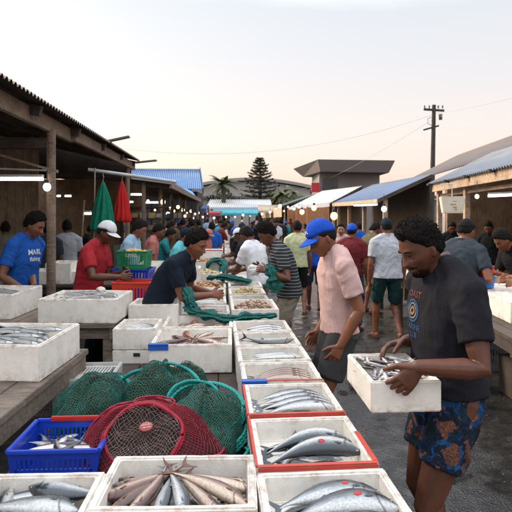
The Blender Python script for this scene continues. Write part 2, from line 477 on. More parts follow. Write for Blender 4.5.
    for sx in (-1, 1):
        S, E, W = joints[sx]
        e = {'tee': .66, 'tank': .02, 'polo': .60, 'long': 1.0}[shirt_kind]
        sh.tube([sh_c+X*sx*.06*s+up*.03*s, S+up*.004*s], [.070*s+t*.55, .059*s+t*.55], 16, round_=True)
        sh.tube([nb+X*sx*.035*s+up*.004*s, nb+X*sx*.075*s-up*.002*s, S+up*.012*s], [.046*s+t*.7, .052*s+t*.6, .052*s+t*.6], 14, round_=True)
        if shirt_kind != 'tank':
            a = (E-S).normalized(); n1 = a.orthogonal().normalized(); n2 = a.cross(n1)
            sh.loft([(S-a*.01*s, n1, n2, .055*s+t*.6, .055*s+t*.6), (S.lerp(E, .3), n1, n2, .054*s+t*.8, .052*s+t*.8), (S.lerp(E, e), n1, n2, .047*s+t*.9, .044*s+t*.9)], 20, 2)
            if shirt_kind == 'long':
                sh.tube([E, E.lerp(W, .5), W], [.05*s, .045*s, .038*s], 14)
    so = remeshed(sh, (.0075 if hero else max(vox*1.3, .012)), sm, 'shirt', root, 3 if hero else 2, .5, folds(.0055 if hero else .006, hash(label or '') % 50))
    if hero or vox < .0105:
        cn = nb+up*.026*s+nf*.010*s; v_ = (nf*math.cos(R(17))-up*math.sin(R(17)))
        cb_ = MB(); cb_.tube([cn+X*math.cos(a)*.066*s+v_*math.sin(a)*(.066 if math.sin(a) > 0 else .060)*s for a in [2*math.pi*i/28 for i in range(28)]], .0085*s, 8, closed=True)
        cb_.loft([(cn-up*.045*s, X, nf, .086*s, .076*s), (cn-up*.02*s-nf*.002, X, v_, .075*s, .069*s), (cn+v_*.003*s, X, v_, .066*s, .063*s)], 28, 2)
        cl_ = cb_.build('collar', sm, so, 'all'); cl_.material_slots[0].link = 'OBJECT'; cl_.material_slots[0].material = sm
    # ---- bottoms
    bt = MB()
    bt.loft([ring(-.10, .12, .09), ring(-.02, .165*g+.008, .112*g+.008), ring(.06, .155*g+.006, .106*g+.006)], 24)
    for sx in (-1, 1):
        Hp, K, A = legs[sx]
        if bottom == 'shorts':
            a = (K-Hp).normalized(); n1 = X; n2 = a.cross(n1).normalized()
            bt.loft([(Hp-a*.02*s, n1, n2, .088*s*g, .10*s), (Hp.lerp(K, .45), n1, n2, .086*s, .094*s), (Hp.lerp(K, shortl), n1, n2, .082*s, .088*s)], 20, 2.2)
        else:
            bt.tube([Hp, Hp.lerp(K, .5), K, K.lerp(A, .5), A+V((0, 0, .01))], [.098*s, .09*s, .075*s, .068*s, .062*s], 16)
    bm_ = bcol if isinstance(bcol, bpy.types.Material) else CL(bcol)
    remeshed(bt, (.009 if hero else max(vox*1.4, .013)), bm_, 'shorts' if bottom == 'shorts' else 'trousers', root, 2, .5, folds(.009, 5+hash(label or '') % 9, .6))
    # ---- hair and cap
    A4 = Matrix.Translation(hc) @ Rh.to_4x4() @ Matrix.Scale(s*hs, 4)
    hd, hf = ico(6 if hero else 5)
    if hair is not False:
        st = dict(off=.009, top=.012, amp=.009, freq=70); st.update(hair or {})
        if cap: st.update(off=.006, top=-.004, amp=.002)
        hpnt, kk = hair_surface(hd, st)
        hb = MB(); hb.add([A4 @ V(p) for p in hpnt], hf)
        if hero and not cap and st.get('tufts', 1):
            rnd = random.Random(3)
            for i in rnd.choices([j for j in range(len(hd)) if kk[j] > .85], k=st.get('n', 2600)):
                p = V(hpnt[i]); nn = p.normalized()
                tn = V((rnd.uniform(-1, 1), rnd.uniform(-.6, .9), rnd.uniform(-1, .6))); dv = (nn*rnd.uniform(.2, .9)+tn*.8).normalized()
                L = rnd.uniform(.004, .010); a = dv.orthogonal().normalized()*.0016; b2 = dv.cross(a).normalized()*.0016
                m1 = p+dv*L*.6+nn*.001; tip = m1+(dv+tn*.5-nn*.5).normalized()*L*.6
                p = p-nn*.003
                hb.add([A4 @ q for q in (p+a, p-a*.5+b2, p-a*.5-b2, m1+a*.7, m1-a*.4+b2*.7, m1-a*.4-b2*.7, tip)], [(0, 1, 4, 3), (1, 2, 5, 4), (2, 0, 3, 5), (3, 4, 6), (4, 5, 6), (5, 3, 6)])
        hb.build('hair', plain('hair_black', (.010, .008, .007), .85, 0, .3, 30, .8, 160, .15), root, 'all', fixn=False)
    if cap:
        cb = MB(); base = head_surface(hd, 0, False)
        x, y, z = base.T
        line = .044-.034*np.clip(-y/.08, 0, 1)
        k = 1/(1+np.exp(-(z-line)/.0025))
        nrm = base/np.linalg.norm(base, axis=1, keepdims=True)
        off = -.015+k*(.015+.013)
        cp = base+nrm*off[:, None]; cp[:, 2] += k*.006
        cb.add([A4 @ V(p) for p in cp], hf)
        if cap[0] != 'beanie':
            rows = []
            sgn = -1 if cap[0] == 'back' else 1
            for i in range(9):
                for j in range(-8, 9):
                    a = j/8*R(66); r0 = .088; bx = math.sin(a)*(.080); by = math.cos(a)*.088
                    ext = .074*math.cos(a*.95)*(i/8)
                    zc = .047-.24*ext-.28*bx*bx/.08
                    rows.append((bx*(1+.10*i/8), sgn*(by+ext), zc))
            top = [A4 @ (V(p)+V((0, 0, .004))) for p in rows]; bot = [A4 @ V(p) for p in rows]
            n = len(rows); fs = []
            for i in range(8):
                for j in range(16):
                    q = (i*17+j, i*17+j+1, (i+1)*17+j+1, (i+1)*17+j); fs.append(q); fs.append(tuple(x+n for x in reversed(q)))
            for j in range(16): fs.append((8*17+j, 8*17+j+1, 8*17+j+1+n, 8*17+j+n)); fs.append((j+1, j, j+n, j+1+n))
            for i in range(8):
                fs.append((i*17, (i+1)*17, (i+1)*17+n, i*17+n)); fs.append(((i+1)*17+16, i*17+16, i*17+16+n, (i+1)*17+16+n))
            cb.add(top+bot, fs)
            cb.ball(A4 @ V((0, -.012, .1375)), .006*s, 2)
        cm = cloth('capcloth_'+cap[1], COLS[cap[1]])
        if cap[0] != 'beanie' and hero:
            for ph in (0, 60, 120):
                pts = []
                for q in range(-8, 9):
                    th = q/8*R(62); d_ = np.array([[math.sin(th)*math.cos(R(ph)), math.sin(th)*math.sin(R(ph)), math.cos(th)]]); b_ = head_surface(d_, 0, False)[0]; n_ = V(b_).normalized()
                    pts.append(A4 @ (V(b_)+n_*.0132+V((0, 0, .006))))
                cb.tube(pts, .0011*s, 5)
        co = cb.build('cap' if cap[0] != 'beanie' else 'knit_cap', cm, root, 'all')
        co.material_slots[0].link = 'OBJECT'; co.material_slots[0].material = cm
    if hero or vox <= .012:
        tree = BVHTree.FromPolygons(hp.tolist(), fcs)
        Rb = np.array(Rh)
        for sx in (-1, 1):
            # eyebrow following the brow
            eb = MB(); pts = []
            for q in range(9):
                xx = sx*(.013+.034*q/8); zz = .024+.006*math.sin(q/8*2.4)-(.004*(q/8)**2)
                o = hc+Rh @ (V((xx, .2, zz))*s*hs)
                h = tree.ray_cast(o, Rh @ V((0, -1, 0)))
                if h[0] is not None: pts.append(h[0]+Rh @ V((0, .0004, 0)))
            if len(pts) > 3: eb.tube(pts, [.0012+.0028*math.sin(math.pi*min(1, (i+1.2)/(len(pts)))) for i in range(len(pts))], 6, round_=True); eb.build('eyebrow', MATS['hair_black'] if 'hair_black' in MATS else plain('hair_black', (.012, .01, .009), .55), root, 'all')
            ey = MB(); o = hc+Rh @ (V((sx*.031, .2, .001))*s*hs); h = tree.ray_cast(o, Rh @ V((0, -1, 0)))
            if h[0] is not None:
                c = h[0]+Rh @ V((0, -.0016, .0006))
                e2 = MB(); e2.ball((0, 0, -.001), .0105*s, 3, (1, .40, .24))
                ey.m = 0; ey.add([c+Rh @ V(v) for v in e2.v], e2.f)
                e3 = MB(); e3.ball((0, .0012, -.001), .0046*s, 2, (1, .8, .6)); ey.m = 1
                ey.add([c+Rh @ V(v) for v in e3.v], e3.f)
                ey.build('eye', [plain('eye_white', (.22, .18, .16), .25, 0, .05, 5, 0), plain('eye_dark', (.012, .008, .006), .2, 0, .05, 5, 0)], root, 'all')
                lid = MB()
                arc = [c+Rh @ (V((math.cos(a)*.0135, .0035+.001*math.sin(a), math.sin(a)*.0045+.0008))*s) for a in [R(8+164*q/10) for q in range(11)]]
                lid.tube(arc, .0011, 5, round_=True); lid.build('eyelash', plain('hair_black', (.012, .01, .009), .55), root, 'all')
        lp = MB()
        for (z0, th, am) in ((-.0515, .0042, .0012), (-.062, .0048, .0012)):
            top = []; K = 13
            for q in range(K):
                xx = (-1+2*q/(K-1))*.0215
                pr = []
                for w_ in (-1, -.4, .4, 1):
                    prof = math.sqrt(max(0, 1-(xx/.0225)**2))
                    zz = z0+w_*th*prof+.0015*(abs(xx)/.02)**2*-1
                    o = hc+Rh @ (V((xx, .2, zz))*s*hs); h = tree.ray_cast(o, Rh @ V((0, -1, 0)))
                    pr.append((h[0] if h[0] is not None else hc)+Rh @ V((0, am*prof*(1-abs(w_)*.7), 0)))
                top.append(pr)
            fs = [(i*4+j, i*4+j+1, (i+1)*4+j+1, (i+1)*4+j) for i in range(K-1) for j in range(3)]
            lp.add([p for r_ in top for p in r_], fs)
        lp.build('lips', plain('lip_skin', (.16, .065, .05), .45, 0, .15, 40, .1), root, 'all')
    return dict(root=root, body=bo, shirt=so, hc=hc, Rh=Rh, A4=A4, M=M, spine=spine, joints=joints, s=s)
TONES = dict(skin_brown=(.19, .080, .043), skin_dark=(.108, .043, .025), skin_deep=(.12, .048, .028), skin_light=(.36, .18, .11))
def skin_m(t): return skin(t, TONES[t])
COLS = dict(white=(.62, .62, .64), grey=(.22, .22, .23), lightgrey=(.42, .44, .48), black=(.009, .009, .010), navy=(.009, .015, .026), charcoal=(.013, .0125, .017),
            blue=(.012, .085, .36), royal=(.012, .075, .45), red=(.34, .022, .03), maroon=(.13, .018, .022), pink=(.56, .37, .34), salmon=(.42, .15, .13), teal=(.02, .18, .19),
            cyan=(.12, .45, .50), olive=(.10, .09, .045), yellowgreen=(.46, .48, .28), brown=(.12, .075, .045), orange=(.5, .17, .05), lightblue=(.28, .42, .55), green=(.03, .16, .08),
            khaki=(.20, .17, .13), slate=(.030, .040, .052), darkgreen=(.015, .05, .05), denim=(.05, .09, .16), plum=(.12, .05, .12), cream=(.55, .50, .40), greyshort=(.045, .044, .046))
def CL(c): return cloth('cloth_'+c, COLS.get(c, (.3, .3, .3)))
# ================================================================= FISH
def fish_mat(name, back, mid, belly, bars=0, rough=.28, metal=.25, pinkish=None):
    if name in MATS: return MATS[name]
    m, nt, b = newmat(name)
    uv = N(nt, 'ShaderNodeUVMap'); uv.uv_map = 'fuv'
    sep = N(nt, 'ShaderNodeSeparateXYZ'); nt.links.new(uv.outputs[0], sep.inputs[0])
    oi = N(nt, 'ShaderNodeObjectInfo')
    nz = N(nt, 'ShaderNodeTexNoise', Scale=7, Detail=4); nt.links.new(uv.outputs[0], nz.inputs['Vector'])
    ad = N(nt, 'ShaderNodeMath', _operation='MULTIPLY_ADD'); nt.links.new(nz.outputs['Fac'], ad.inputs[0]); ad.inputs[1].default_value = .22; nt.links.new(sep.outputs['Y'], ad.inputs[2])
    r = ramp(nt, [(.36, belly), (.56, mid), (.70, back), (.95, tuple(c*.7 for c in back))], ad.outputs[0])
    out = r.outputs[0]
    if bars:
        mp = N(nt, 'ShaderNodeMapping'); mp.inputs['Scale'].default_value = (bars, 2.2, 1); nt.links.new(uv.outputs[0], mp.inputs[0])
        w = N(nt, 'ShaderNodeTexWave', Scale=1, Distortion=4.5); w.bands_direction = 'X'; w.inputs['Detail Scale'].default_value = 1.5; nt.links.new(mp.outputs[0], w.inputs['Vector'])
        up = ramp(nt, [(.62, (0, 0, 0)), (.70, (1, 1, 1))], sep.outputs['Y'])
        wr = ramp(nt, [(.45, (0, 0, 0)), (.6, (.85,)*3)], w.outputs['Fac'])
        mm = N(nt, 'ShaderNodeMath', _operation='MULTIPLY'); nt.links.new(up.outputs[0], mm.inputs[0]); nt.links.new(wr.outputs[0], mm.inputs[1])
        out = mixc(nt, out, (.008, .014, .02), mm.outputs[0])
    # blood tint and slime blotches, different on each fish
    n2 = N(nt, 'ShaderNodeTexNoise', Scale=3.2, Detail=5); n2.noise_dimensions = '4D'; nt.links.new(uv.outputs[0], n2.inputs['Vector']); 
    ws = N(nt, 'ShaderNodeMath', _operation='MULTIPLY'); ws.inputs[1].default_value = 40; nt.links.new(oi.outputs['Random'], ws.inputs[0]); nt.links.new(ws.outputs[0], n2.inputs['W'])
    br = ramp(nt, [(.60, (0, 0, 0)), (.72, (.5 if pinkish else .22,)*3)], n2.outputs['Fac'])
    out = mixc(nt, out, pinkish or (.25, .12, .10), br.outputs[0])
    n3 = N(nt, 'ShaderNodeTexNoise', Scale=14, Detail=6, Roughness=.75); n3.noise_dimensions = '4D'; mp3 = N(nt, 'ShaderNodeMapping'); mp3.inputs['Scale'].default_value = (3.2, 1, 1); nt.links.new(uv.outputs[0], mp3.inputs[0]); nt.links.new(mp3.outputs[0], n3.inputs['Vector']); nt.links.new(ws.outputs[0], n3.inputs['W'])
    mr = ramp(nt, [(.36, (.42,)*3), (.52, (.95,)*3), (.7, (1.25,)*3)], n3.outputs['Fac'])
    out = mixc(nt, out, mr.outputs[0], .75, 'MULTIPLY')
    # gill cover edge, mouth and lateral line
    gx_ = N(nt, 'ShaderNodeMath', _operation='SUBTRACT'); nt.links.new(sep.outputs['X'], gx_.inputs[0]); gx_.inputs[1].default_value = .205
    yy = N(nt, 'ShaderNodeMath', _operation='SUBTRACT'); nt.links.new(sep.outputs['Y'], yy.inputs[0]); yy.inputs[1].default_value = .45
    y2 = N(nt, 'ShaderNodeMath', _operation='MULTIPLY'); nt.links.new(yy.outputs[0], y2.inputs[0]); nt.links.new(yy.outputs[0], y2.inputs[1])
    gc_ = N(nt, 'ShaderNodeMath', _operation='MULTIPLY_ADD'); nt.links.new(y2.outputs[0], gc_.inputs[0]); gc_.inputs[1].default_value = .25; nt.links.new(gx_.outputs[0], gc_.inputs[2])
    ga = N(nt, 'ShaderNodeMath', _operation='ABSOLUTE'); nt.links.new(gc_.outputs[0], ga.inputs[0])
    gr = ramp(nt, [(0, (.22,)*3), (.007, (.3,)*3), (.016, (1,)*3)], ga.outputs[0])
    out = mixc(nt, out, gr.outputs[0], .9, 'MULTIPLY')
    nt.links.new(out, b.inputs['Base Color'])
    b.inputs['Roughness'].default_value = rough; b.inputs['Metallic'].default_value = metal
    b.inputs['Coat Weight'].default_value = .8; b.inputs['Coat Roughness'].default_value = .10
    mp2 = N(nt, 'ShaderNodeMapping'); mp2.inputs['Scale'].default_value = (46, 16, 1); nt.links.new(uv.outputs[0], mp2.inputs[0])
    vo = N(nt, 'ShaderNodeTexVoronoi', Scale=1); nt.links.new(mp2.outputs[0], vo.inputs['Vector']); bump(nt, b, vo.outputs['Distance'], .25, .0015)
    MATS[name] = m; return m
FK = dict(
    mackerel=dict(h=.225, w=.15, back=(.013, .024, .033), mid=(.12, .145, .16), belly=(.52, .52, .50), bars=15, red=0),
    silver=dict(h=.20, w=.12, back=(.028, .036, .046), mid=(.25, .275, .29), belly=(.56, .56, .54), bars=0, red=0),
    bonito=dict(h=.29, w=.19, back=(.028, .038, .050), mid=(.15, .175, .195), belly=(.50, .51, .50), bars=7, red=0),
    dark=dict(h=.22, w=.15, back=(.012, .018, .028), mid=(.04, .055, .07), belly=(.36, .37, .37), bars=0, red=0),
    rosy=dict(h=.20, w=.14, back=(.085, .030, .020), mid=(.25, .11, .068), belly=(.56, .43, .32), bars=0, red=1),
    brown=dict(h=.18, w=.12, back=(.06, .022, .014), mid=(.20, .082, .05), belly=(.46, .34, .26), bars=0, red=1),
    orange=dict(h=.26, w=.16, back=(.36, .11, .05), mid=(.46, .20, .11), belly=(.58, .42, .33), bars=0, red=1),
    sardine=dict(h=.21, w=.11, back=(.035, .030, .032), mid=(.46, .40, .38), belly=(.74, .70, .68), bars=0, red=1),
)
def fmat(kind):
    k = FK[kind]; return fish_mat('fish_'+kind, k['back'], k['mid'], k['belly'], k['bars'], pinkish=(.36, .05, .04) if k['red'] else None)
def fin_mat(kind):
    k = FK[kind]; return plain('fin_'+kind, tuple(a_*.55+b_*.40 for a_, b_ in zip(k['back'], k['mid'])), .4, 0, .3, 40, .4, 120)
def fish_body(kind, arch, detail):
    k = FK[kind]; nt_, nr = (26, 16) if detail else (13, 10)
    prof = [(0, .02), (.02, .16), (.06, .38), (.12, .62), (.2, .84), (.32, 1), (.45, .98), (.6, .8), (.72, .58), (.84, .32), (.92, .17), (1, .13)]
    def pr(t):
        for i in range(len(prof)-1):
            if prof[i][0] <= t <= prof[i+1][0]:
                a, b = prof[i], prof[i+1]; f = (t-a[0])/(b[0]-a[0]); f = f*f*(3-2*f)*.3+f*.7
                return a[1]+(b[1]-a[1])*f
        return .13
    cl = lambda t: V((.5-t, -arch*((t-.42)**2)*2.2, 0))
    me = bpy.data.meshes.new('body'); bm = bmesh.new(); uvl = bm.loops.layers.uv.new('fuv'); rows = []
    for i in range(nt_):
        t = (i/(nt_-1))**1.15
        c = cl(t); h = pr(t)*k['h']/2; w = pr(t)*k['w']/2
        if t > .8: w *= 1-.5*(t-.8)/.2
        g = 1.05 if t < .215 else 1.0
        row = []
        for j in range(nr):
            a = 2*math.pi*j/nr
            y = math.cos(a); z = math.sin(a)
            row.append((bm.verts.new(c+V((0, y*h*g*(1.06 if y < 0 else .96), z*w*g))), (t, (y+1)/2)))
        rows.append(row)
    for i in range(nt_-1):
        for j in range(nr):
            q = [rows[i][j], rows[i][(j+1) % nr], rows[i+1][(j+1) % nr], rows[i+1][j]]
            f = bm.faces.new([x[0] for x in q])
            for l, x in zip(f.loops, q): l[uvl].uv = x[1]
            f.smooth = True
    for r_, rev in ((rows[0], 0), (rows[-1], 1)):
        f = bm.faces.new([x[0] for x in r_])
        for l, x in zip(f.loops, r_): l[uvl].uv = x[1]
    bmesh.ops.recalc_face_normals(bm, faces=bm.faces)
    bm.to_mesh(me); bm.free(); me.materials.append(fmat(kind))
    fins = {}
    def plate(mb, pts, th=.006, lift=0):
        n = len(pts); c = sum((V(p) for p in pts), V())/n
        mb.add([V(p)+V((0, 0, lift+th/2*(0.35 if i else 1))) for i, p in enumerate(pts)]+[V(p)-V((0, 0, -lift+th/2*(0.35 if i else 1))) for i, p in enumerate(pts)],
               [tuple(range(n)), tuple(reversed(range(n, 2*n)))]+[(i, i+n, (i+1) % n+n, (i+1) % n) for i in range(n)])
    e = cl(1); ta = V((-1, -arch*1.1*2.2*.55, 0)).normalized(); tn = V((-ta.y, ta.x, 0))
    tf = MB(); hh = k['h']*.62
    plate(tf, [e-ta*.03, e+tn*.012-ta*.02, e+ta*.045+tn*hh*.55, e+ta*.13+tn*hh, e+ta*.075+tn*hh*.45, e+ta*.045, e+ta*.075-tn*hh*.45, e+ta*.13-tn*hh, e+ta*.045-tn*hh*.55, e-tn*.012-ta*.02], .008)
    fins['tail_fin'] = tf
    df = MB(); t = .36; a = cl(.33); b = cl(.52); h = k['h']/2
    plate(df, [a+V((0, h*.85, 0)), a+V((-.02, h*.96+.058, 0)), a+V((-.06, h*.96+.03, 0)), b+V((0, h*.86+.012, 0)), b+V((-.01, h*.7, 0))], .006)
    a = cl(.62); b = cl(.72)
    plate(df, [a+V((0, h*.6, 0)), a+V((-.02, h*.72+.03, 0)), b+V((0, h*.5+.008, 0)), b+V((0, h*.4, 0))], .005)
    fins['dorsal_fin'] = df
    af = MB(); plate(af, [a+V((0, -h*.6, 0)), a+V((-.02, -h*.78-.03, 0)), b+V((0, -h*.52-.006, 0)), b+V((0, -h*.4, 0))], .005); fins['anal_fin'] = af
    c = cl(.24)
    for sz in (1, -1):
        pf = MB()
        w = k['w']/2
        pts = [c+V((0, -.012, sz*w*.93)), c+V((-.025, .004, sz*w*1.03)), c+V((-.085, -.020, sz*w*1.03)), c+V((-.04, -.024, sz*w*.98))]
        plate(pf, pts, .004)
        fins['pectoral_fin'+('' if sz > 0 else ' ')] = pf
    eys = []; c = cl(.085)
    for sz in (1, -1):
        ey = MB(); eys.append(ey)
        w = pr(.085)*k['w']/2*1.02
        ey.m = 0; ey.ball(c+V((0, h*.14, sz*w*.93)), .0165, 2, (1, 1, .35)); ey.m = 1; ey.ball(c+V((0, h*.14, sz*(w*.93+.0035))), .0095, 2, (1, 1, .4))
    return me, fins, eys
FT = {}
def fish_template(kind, arch, detail):
    key = (kind, arch, detail)
    if key in FT: return FT[key]
    me, fins, eys = fish_body(kind, arch, detail)
    fm = fin_mat(kind); em = [plain('fish_eye_ring', (.55, .50, .38), .2, .3, .1, 5, 0), plain('fish_pupil', (.004, .004, .005), .08, 0, .0, 5, 0)]
    if detail:
        root = bpy.data.objects.new('fish', None); root.empty_display_size = .05
        parts = [bpy.data.objects.new('body', me)]
        for n, mb in fins.items():
            n = n.strip(); m2 = mb.mesh(n); m2.materials.append(fm); parts.append(bpy.data.objects.new(n, m2))
        for ey in eys:
          m2 = ey.mesh('eye'); m2.materials.append(em[0]); m2.materials.append(em[1]); m2.polygons.foreach_set('material_index', ey.mi); m2.polygons.foreach_set('use_smooth', [True]*len(m2.polygons))
          parts.append(bpy.data.objects.new('eye', m2))
        FT[key] = (root, parts)
    else:
        bm = bmesh.new(); bm.from_mesh(me)
        for mb, mi in ((fins['tail_fin'], 1), (fins['dorsal_fin'], 1), (eys[0], 2), (eys[1], 2)):
            base = len(bm.verts); vs = [bm.verts.new(v) for v in mb.v]
            for f in mb.f:
                q = bm.faces.new([vs[i] for i in f]); q.material_index = mi
        bm.to_mesh(me); bm.free(); me.materials.append(fm); me.materials.append(em[1])
        FT[key] = (me, None)
    return FT[key]
NF = [0]
def fish(kind, L, loc, rz, roll=0, pitch=0, arch=.12, detail=False, label=None, group=None, flip=False, name='fish', cat='fish'):
    arch = round(arch/.12)*.12
    a, b = fish_template(kind, arch, detail)
    if detail:
        o = a.copy(); C.objects.link(o)
        for p in b:
            c = p.copy(); C.objects.link(c); c.parent = o
    else:
        o = bpy.data.objects.new(name, a); C.objects.link(o)
    if flip: roll += math.pi
    o.location = loc; o.rotation_mode = 'XYZ'
    q = Matrix.Rotation(rz, 3, 'Z') @ Matrix.Rotation(pitch, 3, 'Y') @ Matrix.Rotation(roll, 3, 'X')
    o.rotation_euler = q.to_euler(); o.scale = (L, L, L); NF[0] += 1
    return tag(o, label, cat, group)

# ================================================================= BOXES
def box_mesh(w, d, h, wall=.026, floor=.05, bev=.005, flare=.0):
    mb = MB(); hw, hd = w/2, d/2; iw, id_ = hw-wall, hd-wall
    o = [V((x*hw*(1-flare), y*hd*(1-flare), 0)) for x, y in ((-1, -1), (1, -1), (1, 1), (-1, 1))]
    p = [V((x*hw, y*hd, h)) for x, y in ((-1, -1), (1, -1), (1, 1), (-1, 1))]
    q = [V((x*iw, y*id_, h)) for x, y in ((-1, -1), (1, -1), (1, 1), (-1, 1))]
    r = [V((x*iw*.95, y*id_*.95, floor)) for x, y in ((-1, -1), (1, -1), (1, 1), (-1, 1))]
    fs = [(3, 2, 1, 0)]
    for i in range(4):
        j = (i+1) % 4
        fs += [(i, j, 4+j, 4+i), (4+i, 4+j, 8+j, 8+i), (8+i, 8+j, 12+j, 12+i)]
    fs.append((12, 13, 14, 15)); mb.add(o+p+q+r, fs); return mb
def foam_box(x, y, z, w, d, h, rot=0, label='', floor=None, tape=(), group=None, mat=None, name='foam_box', wall=.026, tilt=None):
    floor = h*.45 if floor is None else floor
    o = box_mesh(w, d, h, wall, floor).build(name, mat or foam_mat(), None, False, .006)
    if y < 5:
        me = o.data; bm = bmesh.new(); bm.from_mesh(me); sd_ = len(bpy.data.objects)*.37
        for _ in range(3):
            es = [e for e in bm.edges if e.calc_length() > .035]
            if es: bmesh.ops.subdivide_edges(bm, edges=es, cuts=1, use_grid_fill=True)
        bm.normal_update()
        for v in bm.verts:
            q = V((v.co.x*9+sd_, v.co.y*9, v.co.z*9)); n_ = noise.noise(q)*.0018+noise.noise(q*4)*.0009
            ch = noise.noise(V((v.co.x*26+sd_, v.co.y*26, v.co.z*26)))
            edge = (abs(abs(v.co.x)-w/2) < .008)+(abs(abs(v.co.y)-d/2) < .008)+(v.co.z < .008 or v.co.z > h-.008)
            if edge >= 2 and ch > .28: n_ -= .012*(ch-.28)
            lim = .0010 if v.co.z > h-.004 else .01
            v.co += v.normal*max(-.006, min(lim, n_))
        bm.to_mesh(me); bm.free(); me.polygons.foreach_set('use_smooth', [True]*len(me.polygons)); me.set_sharp_from_angle(angle=R(32))
    o.location = (x, y, z); o.rotation_euler = (0, 0, rot) if tilt is None else (tilt[0], tilt[1], rot)
    tag(o, label, 'box', group)
    for kind, side in tape:
        mb = MB(); tm = {'red': plain('red_tape', (.50, .055, .035), .55, 0, .15, 20, .1), 'blue': plain('blue_tape', (.02, .11, .45), .45, 0, .15, 20, .1)}[kind]
        t = .0025
        if side == 'front': mb.box((0, -d/2+.007, h+t/2+.0014), (w-.006, .018, t)); mb.box((0, -d/2-t/2-.0024, h-.006), (w-.01, t, .012))
        if side == 'front_half': mb.box((w*.12, -d/2+.006, h+t/2+.0014), (w*.74, .012, t))
        if side == 'right': mb.box((w/2-.010, -d*.18, h+t/2+.0017), (.018, d*.56, t))
        if side == 'left': mb.box((-w/2+.002, 0, h+t/2+.0020), (.010, d*.96, t)); mb.box((-w/2-t/2-.0024, 0, h-.015), (t, d*.95, .028))
        if side == 'corner': mb.box((-w/2+.06, -d/2+.008, h+t/2+.0020), (.13, .04, t*3)); mb.box((-w/2+.06, -d/2-t-.0024, h-.016), (.13, t*2, .036))
        mb.build('tape', tm, o, False, .0005)
    return o
def W2(o, x, y, z):
    """local point of a box -> world"""
    return o.matrix_basis @ V((x, y, z))
def fish_row(o, dims, kind, L, n, label, group, ang=0, z0=.08, spread=.8, detail=False, jit=.06, arch=.12, roll=0, zslope=0, flip_some=False, seed=1, rows=1):
    rnd = random.Random(seed); w, d, h = dims; rz = o.rotation_euler.z
    for r_ in range(rows):
        for i in range(n):
            t = (i+.5)/n-.5
            y = -t*d*spread; x = rnd.uniform(-jit, jit)*w+(r_-(rows-1)/2)*w*.45
            z = z0+zslope*(t+.5)+rnd.uniform(-.004, .004)
            fish(kind, L*rnd.uniform(.9, 1.06), W2(o, x, y, z), rz+ang+rnd.uniform(-.14, .14)+(math.pi if flip_some and rnd.random() < .35 else 0), roll+rnd.uniform(-.2, .2), rnd.uniform(-.05, .05), arch, detail, label, group)
def fish_pile(o, dims, kind, L, n, label, group, z0=.08, dz=.05, detail=False, seed=1, angspread=.6, ang=0):
    rnd = random.Random(seed); w, d, h = dims; rz = o.rotation_euler.z
    for i in range(n):
        f = i/max(1, n-1)
        mx = max(0, w/2-.03-L*.42*abs(math.cos(ang))-.01); my = max(.0, d/2-.04-L*.42*abs(math.sin(ang)))
        x = rnd.uniform(-1, 1)*mx; y = (1-2*((i*.618) % 1))*my
        fish(kind, L*rnd.uniform(.85, 1.08), W2(o, x, y, z0+dz*f+rnd.uniform(-.006, .006)), rz+ang+rnd.uniform(-angspread, angspread)+(math.pi if rnd.random() < .4 else 0), rnd.uniform(-.35, .35), rnd.uniform(-.12, .12), rnd.choice((0, .12, .12)), detail, label, group)
def heap(o, dims, z0, dz, mats, label, cat, n=60, r=.02, seed=1, kind='stuff', name='fish_heap', long=1.0):
    """small goods nobody could count: one mound of pieces"""
    rnd = random.Random(seed); w, d, h = dims; mb = MB()
    for i in range(n):
        x = rnd.uniform(-.5, .5)*(w-.09); y = rnd.uniform(-.5, .5)*(d-.09)
        z = z0+dz*(1-(2*x/w)**2)*(1-(2*y/d)**2)*rnd.uniform(.4, 1)
        mb.m = rnd.randrange(len(mats)); a = rnd.uniform(0, 6.3)
        b = MB(); b.ball((0, 0, 0), r*rnd.uniform(.7, 1.2), 1, (long*rnd.uniform(.9, 1.2), .8, .6))
        q = Matrix.Rotation(a, 3, 'Z') @ Matrix.Rotation(rnd.uniform(-.4, .4), 3, 'Y')
        mb.add([q @ V(v)+V((x, y, z)) for v in b.v], b.f)
    ob = mb.build(name, mats, None, 'all'); ob.location = o.location; ob.rotation_euler = o.rotation_euler
    return tag(ob, label, cat, None, kind)
def crate(x, y, z, w, d, h, rot, mat, label, nslots=9, group=None, taper=.9, bands=2, name='plastic_crate', extra=None):
    root = empty(name, (x, y, z), rot, label, 'crate', group); mb = MB(); t = .006
    def wall(a, b):
        a, b = V(a), V(b)
        def pt(u, zz):
            k = taper+(1-taper)*zz; p = a.lerp(b, u); return V((p.x*k, p.y*k, zz*h))
        def pan(u0, u1, z0, z1, th=t):
            n = (b-a).normalized().cross(V((0, 0, 1)))*th
            mb.quad(pt(u0, z0), pt(u1, z0), pt(u1, z1), pt(u0, z1), th)
        pan(0, 1, 0, .14); pan(0, 1, .80, 1)
        if bands == 2: pan(.06, .94, .44, .54)
        pan(0, .09, .14, .80); pan(.91, 1, .14, .80)
        zs = ((.14, .44), (.54, .80)) if bands == 2 else ((.14, .80),)
        for i in range(nslots):
            u = .09+.82*(i+.5)/nslots
            if i < nslots: 
                for z0, z1 in zs: pan(u-.82/nslots*.24, u+.82/nslots*.24, z0, z1, t*.8)
    hw, hd = w/2, d/2; c = [(-hw, -hd, 0), (hw, -hd, 0), (hw, hd, 0), (-hw, hd, 0)]
    for i in range(4): wall(c[i], c[(i+1) % 4])
    mb.box((0, 0, .008), (w*taper-.01, d*taper-.01, .008))
    mb.build('basket_wall', mat, root)
    rim = MB()
    for i in range(4):
        a, b = V(c[i]), V(c[(i+1) % 4]); a.z = b.z = h+.001
        rim.beam(a, b, .02, .014)
    rim.build('rim', mat, root, False, .003)
    return root
